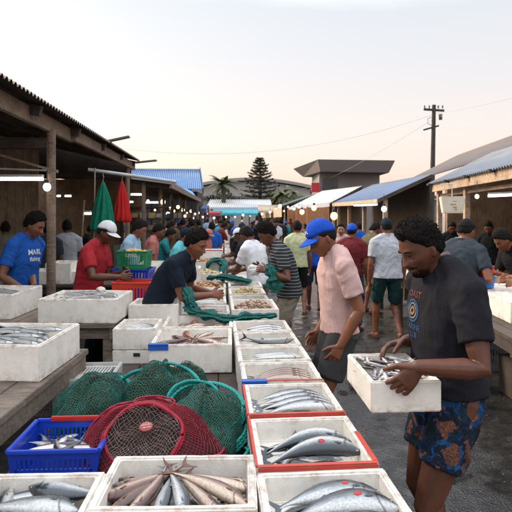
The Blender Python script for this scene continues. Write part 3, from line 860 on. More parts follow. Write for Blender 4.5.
def table(x0, y0, x1, y1, z, label, group=None, planks=5, along='y', mat=None, leg=.07, rails=True, dir_=None, name='wooden_table', lower=False):
    """plank table from corner to corner; dir_ shifts x per metre of y"""
    mat = mat or wood('old_wood'); dd = dir_ or 0
    root = empty(name, ((x0+x1)/2+dd*(y1-y0)/2, (y0+y1)/2, 0), 0, label, 'table', group)
    cx, cy = root.location.x, root.location.y
    L = lambda x, y: (x+dd*(y-y0)-cx, y-cy)
    top = MB(); w = (x1-x0)/planks
    for i in range(planks):
        a = L(x0+w*(i+.5), y0); b = L(x0+w*(i+.5), y1)
        top.beam((*a, z-.018), (*b, z-.018), w-.006, .034)
    top.build('tabletop', mat, root, False, .003)
    rl = MB()
    for xx in (x0+.03, x1-.03):
        a = L(xx, y0+.02); b = L(xx, y1-.02); rl.beam((*a, z-.082), (*b, z-.082), .035, .09)
    for yy in (y0+.05, y1-.05):
        a = L(x0+.05, yy); b = L(x1-.05, yy); rl.beam((*a, z-.084), (*b, z-.084), .03, .08)
    rl.build('rail', mat, root, False, .003)
    ny = max(2, int((y1-y0)/1.5)+1)
    for k in range(ny):
        for xx in (x0+.07, x1-.07):
            a = L(xx, y0+.08+(y1-y0-.16)*k/(ny-1)); m = MB(); m.beam((a[0], a[1], 0), (a[0], a[1], z-.04), leg, leg); m.build('leg', mat, root, False, .004)
    return root
def netting(surf, nu, nv, rad, mat, name, parent, closed_u=False, skip=0, seed=1, diag=True, jit=.22):
    """diamond net laid on surf(u,v)"""
    mb = MB(); rnd = random.Random(seed); pts = {}
    def g(i, j):
        if closed_u: i = i % nu
        if (i, j) not in pts:
            u = (i+rnd.uniform(-jit, jit))/nu; v = min(1, max(0, (j+rnd.uniform(-jit, jit))/nv))
            pts[(i, j)] = surf(u, v)
        return pts[(i, j)]
    def seg(a, b):
        d = b-a
        if d.length < 1e-4: return
        d.normalize(); n1 = d.orthogonal().normalized()*rad; n2 = d.cross(n1)
        n3 = -n1*.5+n2*.87; n4 = -n1*.5-n2*.87
        mb.add([a+n1, a+n3, a+n4, b+n1, b+n3, b+n4], [(0, 1, 4, 3), (1, 2, 5, 4), (2, 0, 3, 5)])
    for i in range(nu+(0 if closed_u else 1)):
        for j in range(nv+1):
            if (i+j) % 2: continue
            for di in (-1, 1):
                if j+1 > nv: continue
                if not closed_u and not 0 <= i+di <= nu: continue
                if rnd.random() < skip: continue
                seg(g(i, j), g(i+di, j+1))
    return mb.build(name, mat, parent, False, fixn=False)
# ================================================================= CAMERA, LIGHT, SKY
cam = bpy.data.cameras.new('camera'); cam.lens = 36; cam.sensor_width = 36; cam.shift_y = -40/512; cam.clip_end = 4000; cam.clip_start = .05
co = bpy.data.objects.new('camera', cam); C.objects.link(co); co.location = (0, 0, 1.7); co.rotation_euler = (R(90), 0, 0); scene.camera = co
cam.dof.use_dof = True; cam.dof.focus_distance = 2.6; cam.dof.aperture_fstop = 7
scene.view_settings.view_transform = 'Standard'; scene.view_settings.look = 'None'; scene.view_settings.exposure = EXPO; scene.view_settings.gamma = 1
w = bpy.data.worlds.new('World'); scene.world = w; w.use_nodes = True; nt = w.node_tree; nt.nodes.clear()
sky = nt.nodes.new('ShaderNodeTexSky'); sky.sky_type = 'NISHITA'; sky.sun_disc = False; sky.sun_elevation = R(SUN_EL); sky.sun_rotation = R(SUN_AZ); sky.dust_density = 3; sky.air_density = 1.3
b1 = nt.nodes.new('ShaderNodeBackground'); b1.inputs[1].default_value = .05; nt.links.new(sky.outputs[0], b1.inputs[0])
tc = nt.nodes.new('ShaderNodeTexCoord'); sp = nt.nodes.new('ShaderNodeSeparateXYZ'); nt.links.new(tc.outputs['Generated'], sp.inputs[0])
nz = nt.nodes.new('ShaderNodeTexNoise'); nz.inputs['Scale'].default_value = 2.5; nz.inputs['Detail'].default_value = 4
mp = nt.nodes.new('ShaderNodeMapping'); mp.inputs['Scale'].default_value = (1, 1, 4); nt.links.new(tc.outputs['Generated'], mp.inputs[0]); nt.links.new(mp.outputs[0], nz.inputs[0])
ma = nt.nodes.new('ShaderNodeMath'); ma.operation = 'MULTIPLY_ADD'; ma.inputs[1].default_value = .11; nt.links.new(nz.outputs['Fac'], ma.inputs[0]); nt.links.new(sp.outputs['Z'], ma.inputs[2])
rp = ramp(nt, [(0, (.57, .345, .305)), (.06, (.575, .385, .345)), (.20, (.525, .445, .435)), (.42, (.445, .445, .462)), (.55, (.85, .87, .93)), (1, (1.45, 1.5, 1.6))], ma.outputs[0])
b2 = nt.nodes.new('ShaderNodeBackground'); b2.inputs[1].default_value = SKY_S; nt.links.new(rp.outputs[0], b2.inputs[0])
ads = nt.nodes.new('ShaderNodeAddShader'); nt.links.new(b1.outputs[0], ads.inputs[0]); nt.links.new(b2.outputs[0], ads.inputs[1])
wo = nt.nodes.new('ShaderNodeOutputWorld'); nt.links.new(ads.outputs[0], wo.inputs[0])
sl = bpy.data.lights.new('sun', 'SUN'); sl.energy = SUN_E; sl.angle = R(14); sl.color = (1, .83, .66)
so = bpy.data.objects.new('sun', sl); C.objects.link(so)
az, el = R(SUN_AZ), R(SUN_EL2)
sd = V((math.sin(az)*math.cos(el), math.cos(az)*math.cos(el), math.sin(el)))
so.rotation_euler = (-sd).to_track_quat('-Z', 'Y').to_euler(); so.location = (0, 0, 30)

# ================================================================= GROUND
m, nt, b = newmat('wet_asphalt'); c_ = coord(nt)
n1 = noise_n(nt, c_, 1.1, 6, .7); n2 = noise_n(nt, c_, 70, 5, .8); n3 = noise_n(nt, c_, 9, 8, .75)
r1 = ramp(nt, [(.3, (.012, .0115, .011)), (.52, (.034, .032, .030)), (.75, (.085, .078, .070))], n3)
r2 = ramp(nt, [(.35, (.45,)*3), (.7, (1.5,)*3)], n2)
nt.links.new(mixc(nt, r1.outputs[0], r2.outputs[0], .8, 'MULTIPLY'), b.inputs['Base Color'])
n4 = noise_n(nt, c_, 2.6, 5, .6)
rr = ramp(nt, [(.44, (.06,)*3), (.54, (.16,)*3), (.62, (.45,)*3), (.75, (.65,)*3)], n4)
nt.links.new(rr.outputs[0], b.inputs['Roughness'])
v_ = N(nt, 'ShaderNodeTexVoronoi', Scale=85); nt.links.new(c_, v_.inputs['Vector'])
ad = N(nt, 'ShaderNodeMath', _operation='ADD'); nt.links.new(v_.outputs['Distance'], ad.inputs[0]); nt.links.new(n3, ad.inputs[1])
bm_n = N(nt, 'ShaderNodeBump', Distance=.010); br_ = ramp(nt, [(.42, (.07,)*3), (.56, (.55,)*3)], n4); nt.links.new(br_.outputs[0], bm_n.inputs['Strength']); nt.links.new(ad.outputs[0], bm_n.inputs['Height']); nt.links.new(bm_n.outputs[0], b.inputs['Normal'])
g = MB()
for i in range(1): g.quad((-900, -60, 0), (900, -60, 0), (900, 1500, 0), (-900, 1500, 0))
struct(g.build('ground', m))
mb = MB(); rnd = random.Random(5)
for i in range(900):
    x = rnd.uniform(.2, 2.6); y = rnd.uniform(1.6, 9); r = rnd.uniform(.002, .007)
    mb.ball((x, y, r*.4), r, 1, (1, rnd.uniform(.7, 1.2), .6))
tag(mb.build('gravel', plain('pebble', (.16, .14, .12), .7, 0, .5, 30), None), 'loose grit and small pebbles scattered over the wet asphalt lane', 'gravel', None, 'stuff')

# ================================================================= TABLES
KX = -.078; ROT = math.atan(.078)
xB = lambda D: .345+KX*D if D < 6 else .345+KX*6-.062*(D-6)
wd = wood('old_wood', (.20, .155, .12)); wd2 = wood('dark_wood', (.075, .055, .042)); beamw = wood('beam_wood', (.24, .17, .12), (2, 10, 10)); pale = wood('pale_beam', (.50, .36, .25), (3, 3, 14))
table(-1.0+.07, .95, .50, 2.55, .665, 'low plank table carrying the nearest fish boxes and the red net', dir_=KX*.9, mat=wd2)
table(-.80-.2, 2.62, .35, 4.2, .665, 'plank table under the pale orange fish box and the green nets', dir_=KX, mat=wd2)
table(-.52, 4.3, .25-.0, 8.2, .66, 'long plank table beside the man in the navy shirt', dir_=KX*.95)
table(-1.0, 8.3, -.02, 17, .66, 'far end of the long market table down the lane', dir_=-.062)
table(-2.25, 1.15, -1.06, 3.25, .86, 'weathered grey plank table at the left edge under the box of silver fish', planks=8)
table(-3.1, 3.98, -1.10, 4.85, .86, 'weathered table in front of the man in the blue shirt', planks=5)
table(-1.45, 4.95, -.86, 5.9, .80, 'small table holding the red and blue plastic crates', planks=4)
table(-3.9, 6.25, -1.62, 6.85, .86, 'long table behind the man in the white cap, loaded with white boxes', planks=4, mat=wd2)
# right-hand stalls
table(1.82, 2.9, 2.42, 9.6, .80, 'long stall table on the right side of the lane', dir_=.066, mat=wd2)

# ================================================================= NEAR BOXES (right-hand column)
foam_box(.02+.205+.0, 1.43, .67, .44, .44, .19, ROT, 'white foam box in the front right corner, with two striped tuna-like fish with red marks', floor=.07)
BX = {}
def bcol(k, n, f, label, tape=(), w=.425, floor=.08, h=.19, z=.67):
    D = (n+f)/2; floor = .105; o = foam_box(xB(D), D, z, w, f-n-.012, h, ROT, label, floor, tape); BX[k] = (o, (w, f-n, h)); return o
C.objects.unlink(bpy.data.objects['foam_box'])
bpy.data.objects.remove(bpy.data.objects['foam_box'])
bcol(1, 1.27, 1.70, 'white foam box in the front right corner holding big silver bonito with red marks', w=.43)
bcol(2, 1.715, 2.15, 'red-taped foam box of two big dark mackerel, second from the front', (('red', 'front'), ('red', 'left'), ('red', 'right')), w=.42)
bcol(3, 2.165, 2.58, 'foam box of four slim silver fish, red strip along its front rim', (('red', 'front'), ('red', 'left')), w=.42)
bcol(4, 2.60, 2.96, 'foam box of reddish brown fish with blue tape on its left corner', (('red', 'front_half'), ('blue', 'corner')), w=.42)
bcol(5, 2.975, 3.31, 'foam box of two pale silver fish, behind the box of brown fish', w=.43)
bcol(6, 3.325, 3.72, 'foam box of two near-black fish with an upright fin', w=.43)
bcol(7, 3.735, 4.13, 'foam box of one silver fish on yellow bits, just before the green net', w=.43)
def f_(k, lab, grp, kind, items, detail=True):
    o, (w, d, h) = BX[k] if not isinstance(k, tuple) else k
    rz = o.rotation_euler.z; out = []
    for it in items:
        x, y, z, L, a = it[:5]; roll = it[5] if len(it) > 5 else 0; arch = it[6] if len(it) > 6 else .12
        l = lab if isinstance(lab, str) else lab[len(out)]
        out.append(fish(kind, L, W2(o, x, y, z), rz+a, roll, 0, arch, detail, l, grp))
    return out
# roll > 0 leans the back down towards -y ; a=0: head to the right, back away from the camera
f1 = f_(1, ['big silver bonito with a red mark, upper one in the front right box', 'big silver bonito with a red mark, lower one in the front right box', 'big silver bonito nearest the camera in the front right box', 'dark bonito half hidden beneath the others in the front right box'], None, 'bonito',
   [(.015, .115, .165, .335, -.03, .15, .24), (.03, .03, .18, .335, .0, .2, .24), (.02, -.08, .18, .335, .0, .1), (-.01, .02, .12, .32, .3, .2)])
f2 = f_(2, ['dark-backed mackerel with white belly, rear one in the red-taped box', 'dark-backed mackerel with a red sticker, front one in the red-taped box', 'mottled fish lying underneath at the left of the red-taped box', 'mottled fish lying underneath at the front of the red-taped box', 'mottled fish lying underneath at the back of the red-taped box'], None, 'mackerel',
   [(.018, .065, .165, .345, .02, math.pi+.60, -.24), (.025, -.045, .178, .35, .0, math.pi+.55, -.24), (-.05, .03, .125, .28, .9), (-.01, -.10, .12, .31, .2), (.01, .13, .12, .31, .1)])
for q in range(4): f_(3, 'slim silver fish in the four-fish box near the green nets', 'silver fish in the four-fish box', 'silver', [(.012+.006*q, .115-.067*q, .168+.006*q, .328, -.02+.02*q, .25, .24)])
f_(3, 'silver fish half hidden below in the four-fish box', None, 'silver', [(-.02, -.04, .125, .30, .3)])
for q in range(4): f_(4, 'reddish brown fish in the box with blue tape', 'brown fish in the blue-taped box', 'brown', [(.018-.006*q, .09-.055*q, .160+.006*q, .32, .03-.03*q, .2, .24)])
for q in range(3): f_(5, 'pale silver fish in the box behind the brown fish', 'silver fish behind the brown fish', 'silver', [(.015, .07-.065*q, .155+.010*q, .33, -.03+.05*q, -.25, .12)])
f_(6, ['near-black fish at the back of its foam box', 'near-black fish with its fin raised, at the front of its foam box', 'near-black fish under two others in its foam box'], None, 'dark', [(.015, .06, .155, .335, .0, -.4, .12), (.02, -.04, .170, .335, .04, -.9, .24), (0, 0, .115, .31, .3)])
for q in range(3): f_(7, 'silver fish laid over the yellow bits in its box', 'silver fish over yellow bits', 'silver', [(.015, .06-.08*q, .165, .33, .0, .2, .24)])
o, dm = BX[7]; heap(o, dm, .09, .075, [plain('roe', (.55, .36, .12), .4, 0, .3, 30), plain('roe2', (.42, .22, .08), .4, 0, .3, 30)], 'yellow and brown fish roe and scraps in the box before the green net', 'roe', 120, .016, 3)
o, dm = BX[1]
mb = MB(); rnd = random.Random(4)
for i in range(26): mb.ball(W2(o, rnd.uniform(.135, .185), rnd.uniform(-.16, .06), .085+rnd.uniform(0, .03)), rnd.uniform(.008, .014), 1, (1, .8, .7))
tag(mb.build('shells', plain('shell', (.36, .27, .17), .5, 0, .5, 40), None, 'all'), 'small brown shells along the right side of the front right box', 'shells', None, 'stuff')
for k_, kd, lab_ in ((3, 'silver', 'silver fish hidden under the top four in their box'), (5, 'silver', 'pale fish lying beneath in the box behind the brown fish'), (4, 'brown', 'brown fish lying beneath in the box with blue tape'), (6, 'dark', 'dark fish lying beneath in the near-black fish box'), (7, 'silver', None), (2, 'mackerel', 'mottled fish buried at the bottom of the red-taped box'), (1, 'bonito', 'bonito buried at the bottom of the front right box')):
    o, (bw, bd, bh) = BX[k_]
    for q in range(4 if lab_ else 0): fish(kd, .27, W2(o, -.03+.02*(q % 3), bd*(-.30+.2*q), .105), o.rotation_euler.z+R((10, 160, -15, 200)[q]), .3*(q % 2), 0, .12, False, lab_, 'buried fish: '+lab_)
# red marks / stickers on fish
def mark(fo, x, y, z, r, name, mat=None):
    mb = MB(); mb.ball((x, y, z), r, 2, (1.5, 1, .16)); mb.build(name, mat or plain('red_mark', (.45, .03, .035), .5, 0, .35, 300), fo, 'all')
mark(f1[0], .13, .01, .094, .024, 'mark'); mark(f1[1], .13, .0, .094, .026, 'mark'); mark(f2[1], .05, -.02, -.074, .024, 'sticker')

# ================================================================= LEFT-CENTRE BOXES
oA = foam_box(-.243, 1.625, .66, .487, .335, .205, R(1.5), 'stained white foam box of rosy fish fanned out, front centre', .08); dA = (.487, .335, .205)
cx, cy = -.03, .075
for i, (a, L, rr, z) in enumerate([(-168, .27, .15, .150), (-152, .29, .16, .155), (-132, .27, .15, .150), (-112, .26, .14, .158), (-94, .24, .13, .150), (-74, .25, .135, .158), (-52, .28, .15, .150), (-34, .30, .165, .160), (-14, .30, .17, .150), (176, .25, .15, .13), (2, .27, .16, .125), (-160, .28, .14, .115), (-60, .28, .14, .11), (-110, .27, .13, .105)]):
    a_ = R(a); k = .5
    d = min(rr, .17); x = cx+math.cos(a_)*d; y = cy+math.sin(a_)*d*.82
    x = max(-.115, min(.115, x)) if abs(math.cos(a_)) > .6 else x
    y = max(-.03, y)
    fish('silver' if i in (4, 5) else 'rosy' if i % 3 else 'brown', L, W2(oA, x, y, z+.022), a_+R(1.5), random.uniform(-.4, .4), .10 if i < 9 else 0, (0, .12)[i % 2], True, 'rosy fish fanned out in the front centre box' if True else '', 'rosy fish in the front centre box')
mb = MB(); rnd = random.Random(8)
for i in range(60): mb.ball(W2(oA, rnd.uniform(.12, .20), rnd.uniform(-.13, .05), .09+rnd.uniform(0, .035)), rnd.uniform(.007, .013), 1, (1.2, .8, .6))
tag(mb.build('fish_scraps', plain('scraps', (.30, .13, .07), .4, 0, .6, 60), None, 'all'), 'brown scraps and roe at the right of the front centre box', 'scraps', None, 'stuff')
oZ = foam_box(-.665, 1.49, .66, .36, .38, .20, R(2), 'white foam box of silver jacks at the bottom left', .08)
f_((oZ, (.36, .38, .2)), ['silver jack lying on top, side-on, in the bottom left box', 'dark-backed fish behind the top one in the bottom left box', 'blue-silver fish at the front left of the bottom left box', 'blue-silver fish pointing forward in the bottom left box', 'fish underneath at the right of the bottom left box', 'fish underneath at the back of the bottom left box'], None, 'bonito',
   [(.0, .035, .175, .30, .02-.12, -.1, .12), (.06, .12, .165, .26, math.pi-.25, -.3, .12), (-.11, -.09, .15, .27, 1.25, .2), (.0, -.10, .14, .27, 2.0, -.2), (.10, -.04, .13, .27, .9, .3), (-.06, .11, .11, .26, 2.6)])
foam_box(-1.02, 1.47, .66, .31, .40, .31, R(1), 'tall white foam box cut off by the left edge', .12)
# pale box with orange-rosy fish
oS = foam_box(-.44, 3.59, .67, .54, .49, .19, R(3), 'wide white foam box of pinkish fish, blue tape on its left corner', .08, (('blue', 'corner'),)); dS = (.54, .49, .19)
S_OFF = R(3)
for i in range(13):
    a = (-165+i*25) % 360
    fish(('rosy', 'brown', 'orange')[i % 3], .25, W2(oS, .0+math.cos(R(a))*.13, -.02+math.sin(R(a))*.10, .155+.02*(i % 2)), R(a), random.uniform(-.3, .3), 0, .12, True, 'pinkish fish in the wide box with blue tape', 'pinkish fish in the wide box')
oS2 = foam_box(-.46, 4.11, .67, .54, .46, .19, R(3), 'white foam box of pinkish fish behind the wide box', .08)
for i in range(10): fish(('rosy', 'orange')[i % 2], .25, W2(oS2, -.15+.1*(i % 4), -.10+.09*(i//4), .13+.02*(i % 2)), R(30+15*(i % 5)), 0, 0, .12, False, 'pinkish fish in the box behind the wide box', 'pinkish fish behind the wide box')
oH = foam_box(-.865, 3.78, .60, .30, .36, .155, R(2), 'closed-up foam box with a dark hand hole, at the bottom of its stack', .14)
mb = MB(); mb.box((0, 0, 0), (.045, .012, .022)); o = mb.build('hand_hole_shade', plain('hole_shade', (.02, .02, .02), .9), oH); o.location = (0.02, -.181, .125)  # dark block on the face, its colour is the shade inside the hole
oU = foam_box(-.865, 3.78, .757, .30, .36, .15, R(2), 'foam box of small silver fish, on top of the box with the hand hole', .08)
for i in range(5): fish('silver', .22, W2(oU, -.02+.02*i, .10-.035*i, .115), R(10+12*i), .2, 0, .12, False, 'small silver fish in the stacked box left of the wide box', 'small fish in the stacked box')
foam_box(-.86, 4.45, .72, .42, .35, .24, R(1), 'plain white foam box behind the two-box stack, below the red crate', .2)
mb = MB(); 
for i in range(3): mb.box((0, -.16+.16*i, .05), (.42, .12, .10))
o = mb.build('wooden_block', wood('block_wood', (.20, .12, .07)), None, False, .004); o.location = (-.87, 3.78, .50)
tag(o, 'wooden blocks under the stack with the hand hole', 'wood block')
for q, (x, y, z, a) in enumerate([(-.10, .13, .15, .3), (.08, .02, .155, 2.7), (-.06, -.02, .16, -.5), (.10, .07, .16, -1.2), (-.12, .05, .165, 1.9)]):
    fish(('silver', 'mackerel')[q % 2], .24, W2(oZ, x*.8, y, z), a, .2, 0, .12, True, 'smaller silver fish packed between the jacks in the bottom left box', 'small fish in the bottom left box')
# ---- left table boxes
oL1 = foam_box(-1.60, 2.875, .86, 1.03, .55, .185, R(-1.5), 'large white foam box of silver fish on the left plank table', .08); dL = (1.03, .55, .185)
for i in range(22):
    fish('silver' if i % 4 else 'mackerel', .245, W2(oL1, .085+.068*((i*3) % 5), .20-.019*i, .158+.006*(i % 4)), R(-34+8*(i % 4))+(math.pi if i % 3 == 0 and (i*3) % 5 < 3 else 0), .1*(i % 3), 0, .12, True, 'silver fish in the large box on the left plank table', 'silver fish in the large left box')
oL2 = foam_box(-1.395, 4.25, .86, .62, .5, .19, R(-1), 'white foam box of silver fish in front of the man in the white cap', .09)
for i in range(10):
    fish('silver', .30, W2(oL2, -.10+.065*(i % 5), .17-.034*i, .175+.006*(i % 3)), R(-35+10*(i % 4)), .1, 0, .24, False, 'silver fish in the box before the man in the white cap', 'silver fish before the man in the white cap')
mb = MB(); mb.ball((0, 0, 0), .035, 3, (1.2, .9, .75)); mb.v = [tuple(V(q)*(1+.4*noise.noise(V(q)*30))) for q in mb.v]; o = mb.build('fish_head_lump', plain('lump_white', (.6, .52, .42), .4), None, 'all'); o.location = W2(oL2, .08, .10, .215); tag(o, 'pale round lump for a fish head at the back of the box before the man in the white cap', 'fish_head_lump')  # crumpled pale ball standing in for a round fish head
oL3 = foam_box(-2.40, 4.45, .86, .84, .60, .20, R(0), 'white foam box of small dark fish before the man in the blue shirt', .1)
for i in range(7): fish('dark', .22, W2(oL3, .02+.045*i, .12-.03*i, .185), R(-10+14*(i % 3)), 0, 0, .12, False, 'small dark fish in the box before the man in the blue shirt', 'small dark fish before the man in blue')
foam_box(-2.62, 4.30, 1.065, .40, .45, .11, R(0), 'small white foam box stacked at the left edge before the man in blue', .05)
# lower crate
gx, gy = -1.02, 3.12
cr = empty('storage_crate', (gx, gy, .56), R(3), 'pale grey storage crate with a slotted lid under the left plank table', 'crate')
lm = plain('pale_plastic', (.46, .45, .42), .55, 0, .1, 5, .1, 60, .5, (.12, .09, .06), .4)
o = box_mesh(.34, .36, .20, .02, .12, 0, .06).build('crate_wall', lm, cr, False, .006)
mb = MB()
for i in range(13): mb.box((-.11+.0185*i, .05, .172), (.009, .14, .02))
mb.box((0, -.06, .172), (.29, .08, .02)); mb.box((0, .15, .172), (.29, .05, .02)); mb.build('slotted_lid', lm, cr)
# blue basket with fish
bb = crate(-.765, 2.06, .672, .335, .30, .148, R(3), plain('blue_plastic', (.008, .045, .42), .35, 0, .1, 8, .05), 'blue slotted plastic basket of small fish beside the red net', 15, None, .93, 2, 'plastic_basket')
mb = MB(); mb.beam((-.11, .15, .155), (.14, .15, .155), .022, .020); mb.build('handle_bar', plain('red_plastic', (.45, .02, .015), .4), bb, False, .004)
for i in range(13):
    x, y = -.10+.0165*i, .06-.05*(i % 3)
    fish('sardine' if i % 3 else 'silver', .17, V((-.765+x, 2.06+y, .772+.008*(i % 3))), R(-60+37*i), .2, 0, .12, True, 'small fish in the blue slotted basket', 'small fish in the blue basket')

# ================================================================= NETS
teal_net = plain('teal_net', (.007, .14, .115), .6, 0, .35, 30, .3, 200); teal_rope = plain('teal_rope', (.012, .30, .26), .6, 0, .3, 40, .5, 220)
dk_net = plain('dark_green_net', (.03, .06, .035), .7, 0, .5, 20, .3, 200); tan_net = plain('tan_net', (.16, .15, .08), .7, 0, .4, 30)
red_net = plain('crimson_net', (.26, .008, .022), .55, 0, .3, 30, .3, 200); red_rope = plain('crimson_rope', (.34, .010, .030), .55, 0, .3, 40, .5, 220)
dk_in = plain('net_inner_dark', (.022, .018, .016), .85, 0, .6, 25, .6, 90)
def blob_surf(c, rx, ry, h, rot=0, amp=.06, seed=0, sc=1.0, pw=2.4, skew=(0, 0)):
    def f(u, v):
        a = 2*math.pi*u; ph = v*math.pi/2
        r = math.cos(ph)**(2/pw) if v < 1 else 0; z = math.sin(ph)**(2/pw)
        n = 1+amp*noise.noise(V((math.cos(a)*2, math.sin(a)*2, z*2+seed)))*2
        p = V((math.cos(a)*rx*r*n, math.sin(a)*ry*r*n, h*z*n*sc))
        p.x += skew[0]*z; p.y += skew[1]*z
        return V(c)+Matrix.Rotation(rot, 3, 'Z') @ (p*1.0)
    return f
def solid(surf, nu, nv, mat, name, parent, k=.93, c=(0, 0, 0)):
    mb = MB(); c = V(c); vs = [c+(surf(i/nu, j/nv)-c)*k for j in range(nv+1) for i in range(nu)]
    fs = [(j*nu+i, j*nu+(i+1) % nu, (j+1)*nu+(i+1) % nu, (j+1)*nu+i) for j in range(nv) for i in range(nu)]
    fs.append(tuple(reversed(range(nu)))); mb.add(vs, fs); return mb.build(name, mat, parent, 'all', fixn=False)
def rope_loop(pts, r, mat, name, parent, strands=3, closed=True):
    """twisted cord following pts"""
    pts = [V(p) for p in pts]; n = len(pts); mb = MB()
    for s_ in range(strands):
        q = []
        m_ = n*4
        for i in range(m_ if closed else m_-3):
            f = i/4; k = int(f) % n; t = f-int(f)
            p0, p1, p2, p3 = pts[(k-1) % n], pts[k], pts[(k+1) % n], pts[(k+2) % n]
            if not closed: p0 = pts[max(k-1, 0)]; p2 = pts[min(k+1, n-1)]; p3 = pts[min(k+2, n-1)]
            p = .5*((2*p1)+(p2-p0)*t+(2*p0-5*p1+4*p2-p3)*t*t+(3*p1-p0-3*p2+p3)*t**3)
            tg = (p2-p1).normalized(); u = V((0, 0, 1))-tg*tg.z; u = u.normalized() if u.length > .05 else tg.orthogonal().normalized(); w_ = tg.cross(u)
            a = i*1.15+s_*2*math.pi/strands
            q.append(p+(u*math.cos(a)+w_*math.sin(a))*r*.55)
        mb.tube(q, r*.62, 6, closed=closed)
    return mb.build(name, mat, parent, 'all', fixn=False)
def circ(c, rx, ry, tilt=0, yaw=0, n=20, wob=.04, seed=0):
    q = Matrix.Rotation(yaw, 3, 'Z') @ Matrix.Rotation(tilt, 3, 'X')
    return [V(c)+q @ V((math.cos(a)*rx*(1+wob*noise.noise(V((math.cos(a), math.sin(a), seed)))), math.sin(a)*ry*(1+wob*noise.noise(V((math.sin(a), math.cos(a), seed+5)))), .35*wob*noise.noise(V((a, seed, 0)))*.4)) for a in [2*math.pi*i/n for i in range(n)]]
# --- crimson basket: a slumped drum of net with its mouth towards the lane
rb = empty('fishing_net', (-.39, 2.08, .668), 0, 'crimson net basket with a round rim and a small red tag', 'fishing net')
rimc = V((-.055, -.060, .165)); tl = R(50); RX, RY = .150, .125
qr = Matrix.Rotation(R(5), 3, 'Z') @ Matrix.Rotation(tl, 3, 'X'); rn = qr @ V((0, 0, 1))
def red_raw(u, v):
    a = 2*math.pi*u; ph = min(1, v)*math.pi/2
    r = math.cos(ph)**.75 if v < 1 else 0; z = math.sin(ph)
    x = math.cos(a)*.305*r-.04*z; y = math.sin(a)*.20*r
    sl = (1-.30*max(0, x/.30)-.05*max(0, -x/.3))
    n = 1+.07*noise.noise(V((x*9, y*9, z*2)))
    return V((x*n, y*n, .275*z*sl*n))
def red_s(u, v):
    p = red_raw(u, v); d = p-rimc; lq = qr.inverted() @ d
    rr_ = math.sqrt((lq.x/RX)**2+(lq.y/RY)**2)
    if lq.z > -.03:
        if rr_ < 1: lq.z = min(lq.z, -.030-.03*(1-rr_))
        else: lq.z = min(lq.z, -.004+(rr_-1)*.035)
    return rimc+qr @ lq
netting(red_s, 128, 40, .00125, red_net, 'net', rb, True, seed=2)
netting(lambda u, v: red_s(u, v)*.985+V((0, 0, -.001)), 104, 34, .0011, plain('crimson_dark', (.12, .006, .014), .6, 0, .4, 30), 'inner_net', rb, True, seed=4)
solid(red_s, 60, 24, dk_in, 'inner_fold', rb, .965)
rim_pts = circ(rimc, RX, RY, tl, R(5), 26, .14, 2)
rope_loop(rim_pts, .0075, red_rope, 'rim_rope', rb, 4); rope_loop([rimc+(p-rimc)*1.07-rn*.006 for p in rim_pts], .0055, red_rope, 'rim_cord', rb)
def mouth(u, v):
    a = 2*math.pi*u; k_ = 1-v
    return rimc+qr @ V((math.cos(a)*RX*k_, math.sin(a)*RY*k_, -.012*math.sin(v*1.6)-.012+.008*noise.noise(V((math.cos(a)*k_*3, math.sin(a)*k_*3, 3)))))
cordm = plain('net_grey_cord', (.24, .15, .13), .6, 0, .4, 50)
def mgrid(u, v):
    x = (u-.5)*2; y = (v-.5)*2; x, y = x+.16*noise.noise(V((x*2, y*2, 1))), y+.20*noise.noise(V((x*2, y*2, 9))); rr_ = math.hypot(x, y)
    if rr_ > .97: x, y = x/rr_*.97, y/rr_*.97; rr_ = .97
    return rimc+qr @ V((x*RX, y*RY, -.012*(1-rr_**2)+.016*noise.noise(V((x*2.5, y*2.5, 3)))+.004))
netting(mgrid, 34, 30, .0010, cordm, 'mouth_net', rb, False, seed=6, jit=.38)
def mgrid2(u, v): 
    p = mgrid(u, v); return p-rn*.010
netting(mgrid2, 36, 30, .0010, plain('net_dim_cord', (.10, .06, .05), .6, 0, .4, 50), 'mouth_net', rb, False, seed=7)
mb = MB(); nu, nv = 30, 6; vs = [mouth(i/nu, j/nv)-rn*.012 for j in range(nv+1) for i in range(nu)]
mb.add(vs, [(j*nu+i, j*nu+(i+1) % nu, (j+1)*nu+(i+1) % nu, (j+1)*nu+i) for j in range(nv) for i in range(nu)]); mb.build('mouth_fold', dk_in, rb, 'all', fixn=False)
rope_loop([red_raw(u/40, .30)*1.01 for u in (40, 38, 36, 34, 32)]+[rimc+qr @ V((RX*1.15*math.cos(a), RY*1.15*math.sin(a), -.012)) for a in (-.9, -.5)], .005, red_rope, 'edge_rope', rb, closed=False)
rope_loop([red_raw(.04, .12)*1.02, red_raw(.06, .35)*1.02, red_raw(.10, .55)*1.02, red_raw(.17, .72)*1.02, red_raw(.25, .82)*1.03, red_raw(.33, .78)*1.02, red_raw(.42, .62)*1.02, red_raw(.47, .35)*1.02, red_raw(.52, .1)*1.02], .0055, red_rope, 'edge_rope', rb, closed=False)
rope_loop(circ((-.03, .045, .262), .085, .03, R(25), R(-6), 14, .1, 7), .004, red_rope, 'handle_loop', rb)
mb = MB(); mb.lathe([(.001, 0), (.022, 0), (.0235, .0015), (.022, .003), (.001, .0035)], 24)
q = Matrix.Translation(rimc+qr @ V((.01, .03, .014))) @ qr.to_4x4() @ Matrix.Rotation(R(8), 4, 'Z')
mb.v = [tuple(q @ V((v[0]*1.15, v[1]*.8, v[2]))) for v in mb.v]
tg = mb.build('tag', plain('tag_red', (.42, .10, .09), .6), rb, 'all')
mb = MB()
for (a, b2, w2) in ((-.016, .006, .010), (-.004, .006, .006), (.006, .006, .010), (-.012, -.004, .012), (.004, -.004, .014)):
    mb.box(q @ V((a+w2/2, b2, .0042)), (w2, .003, .0012), q.to_3x3())
tp = mb.build('tag_print', plain('tag_print', (.6, .5, .48), .5), tg)
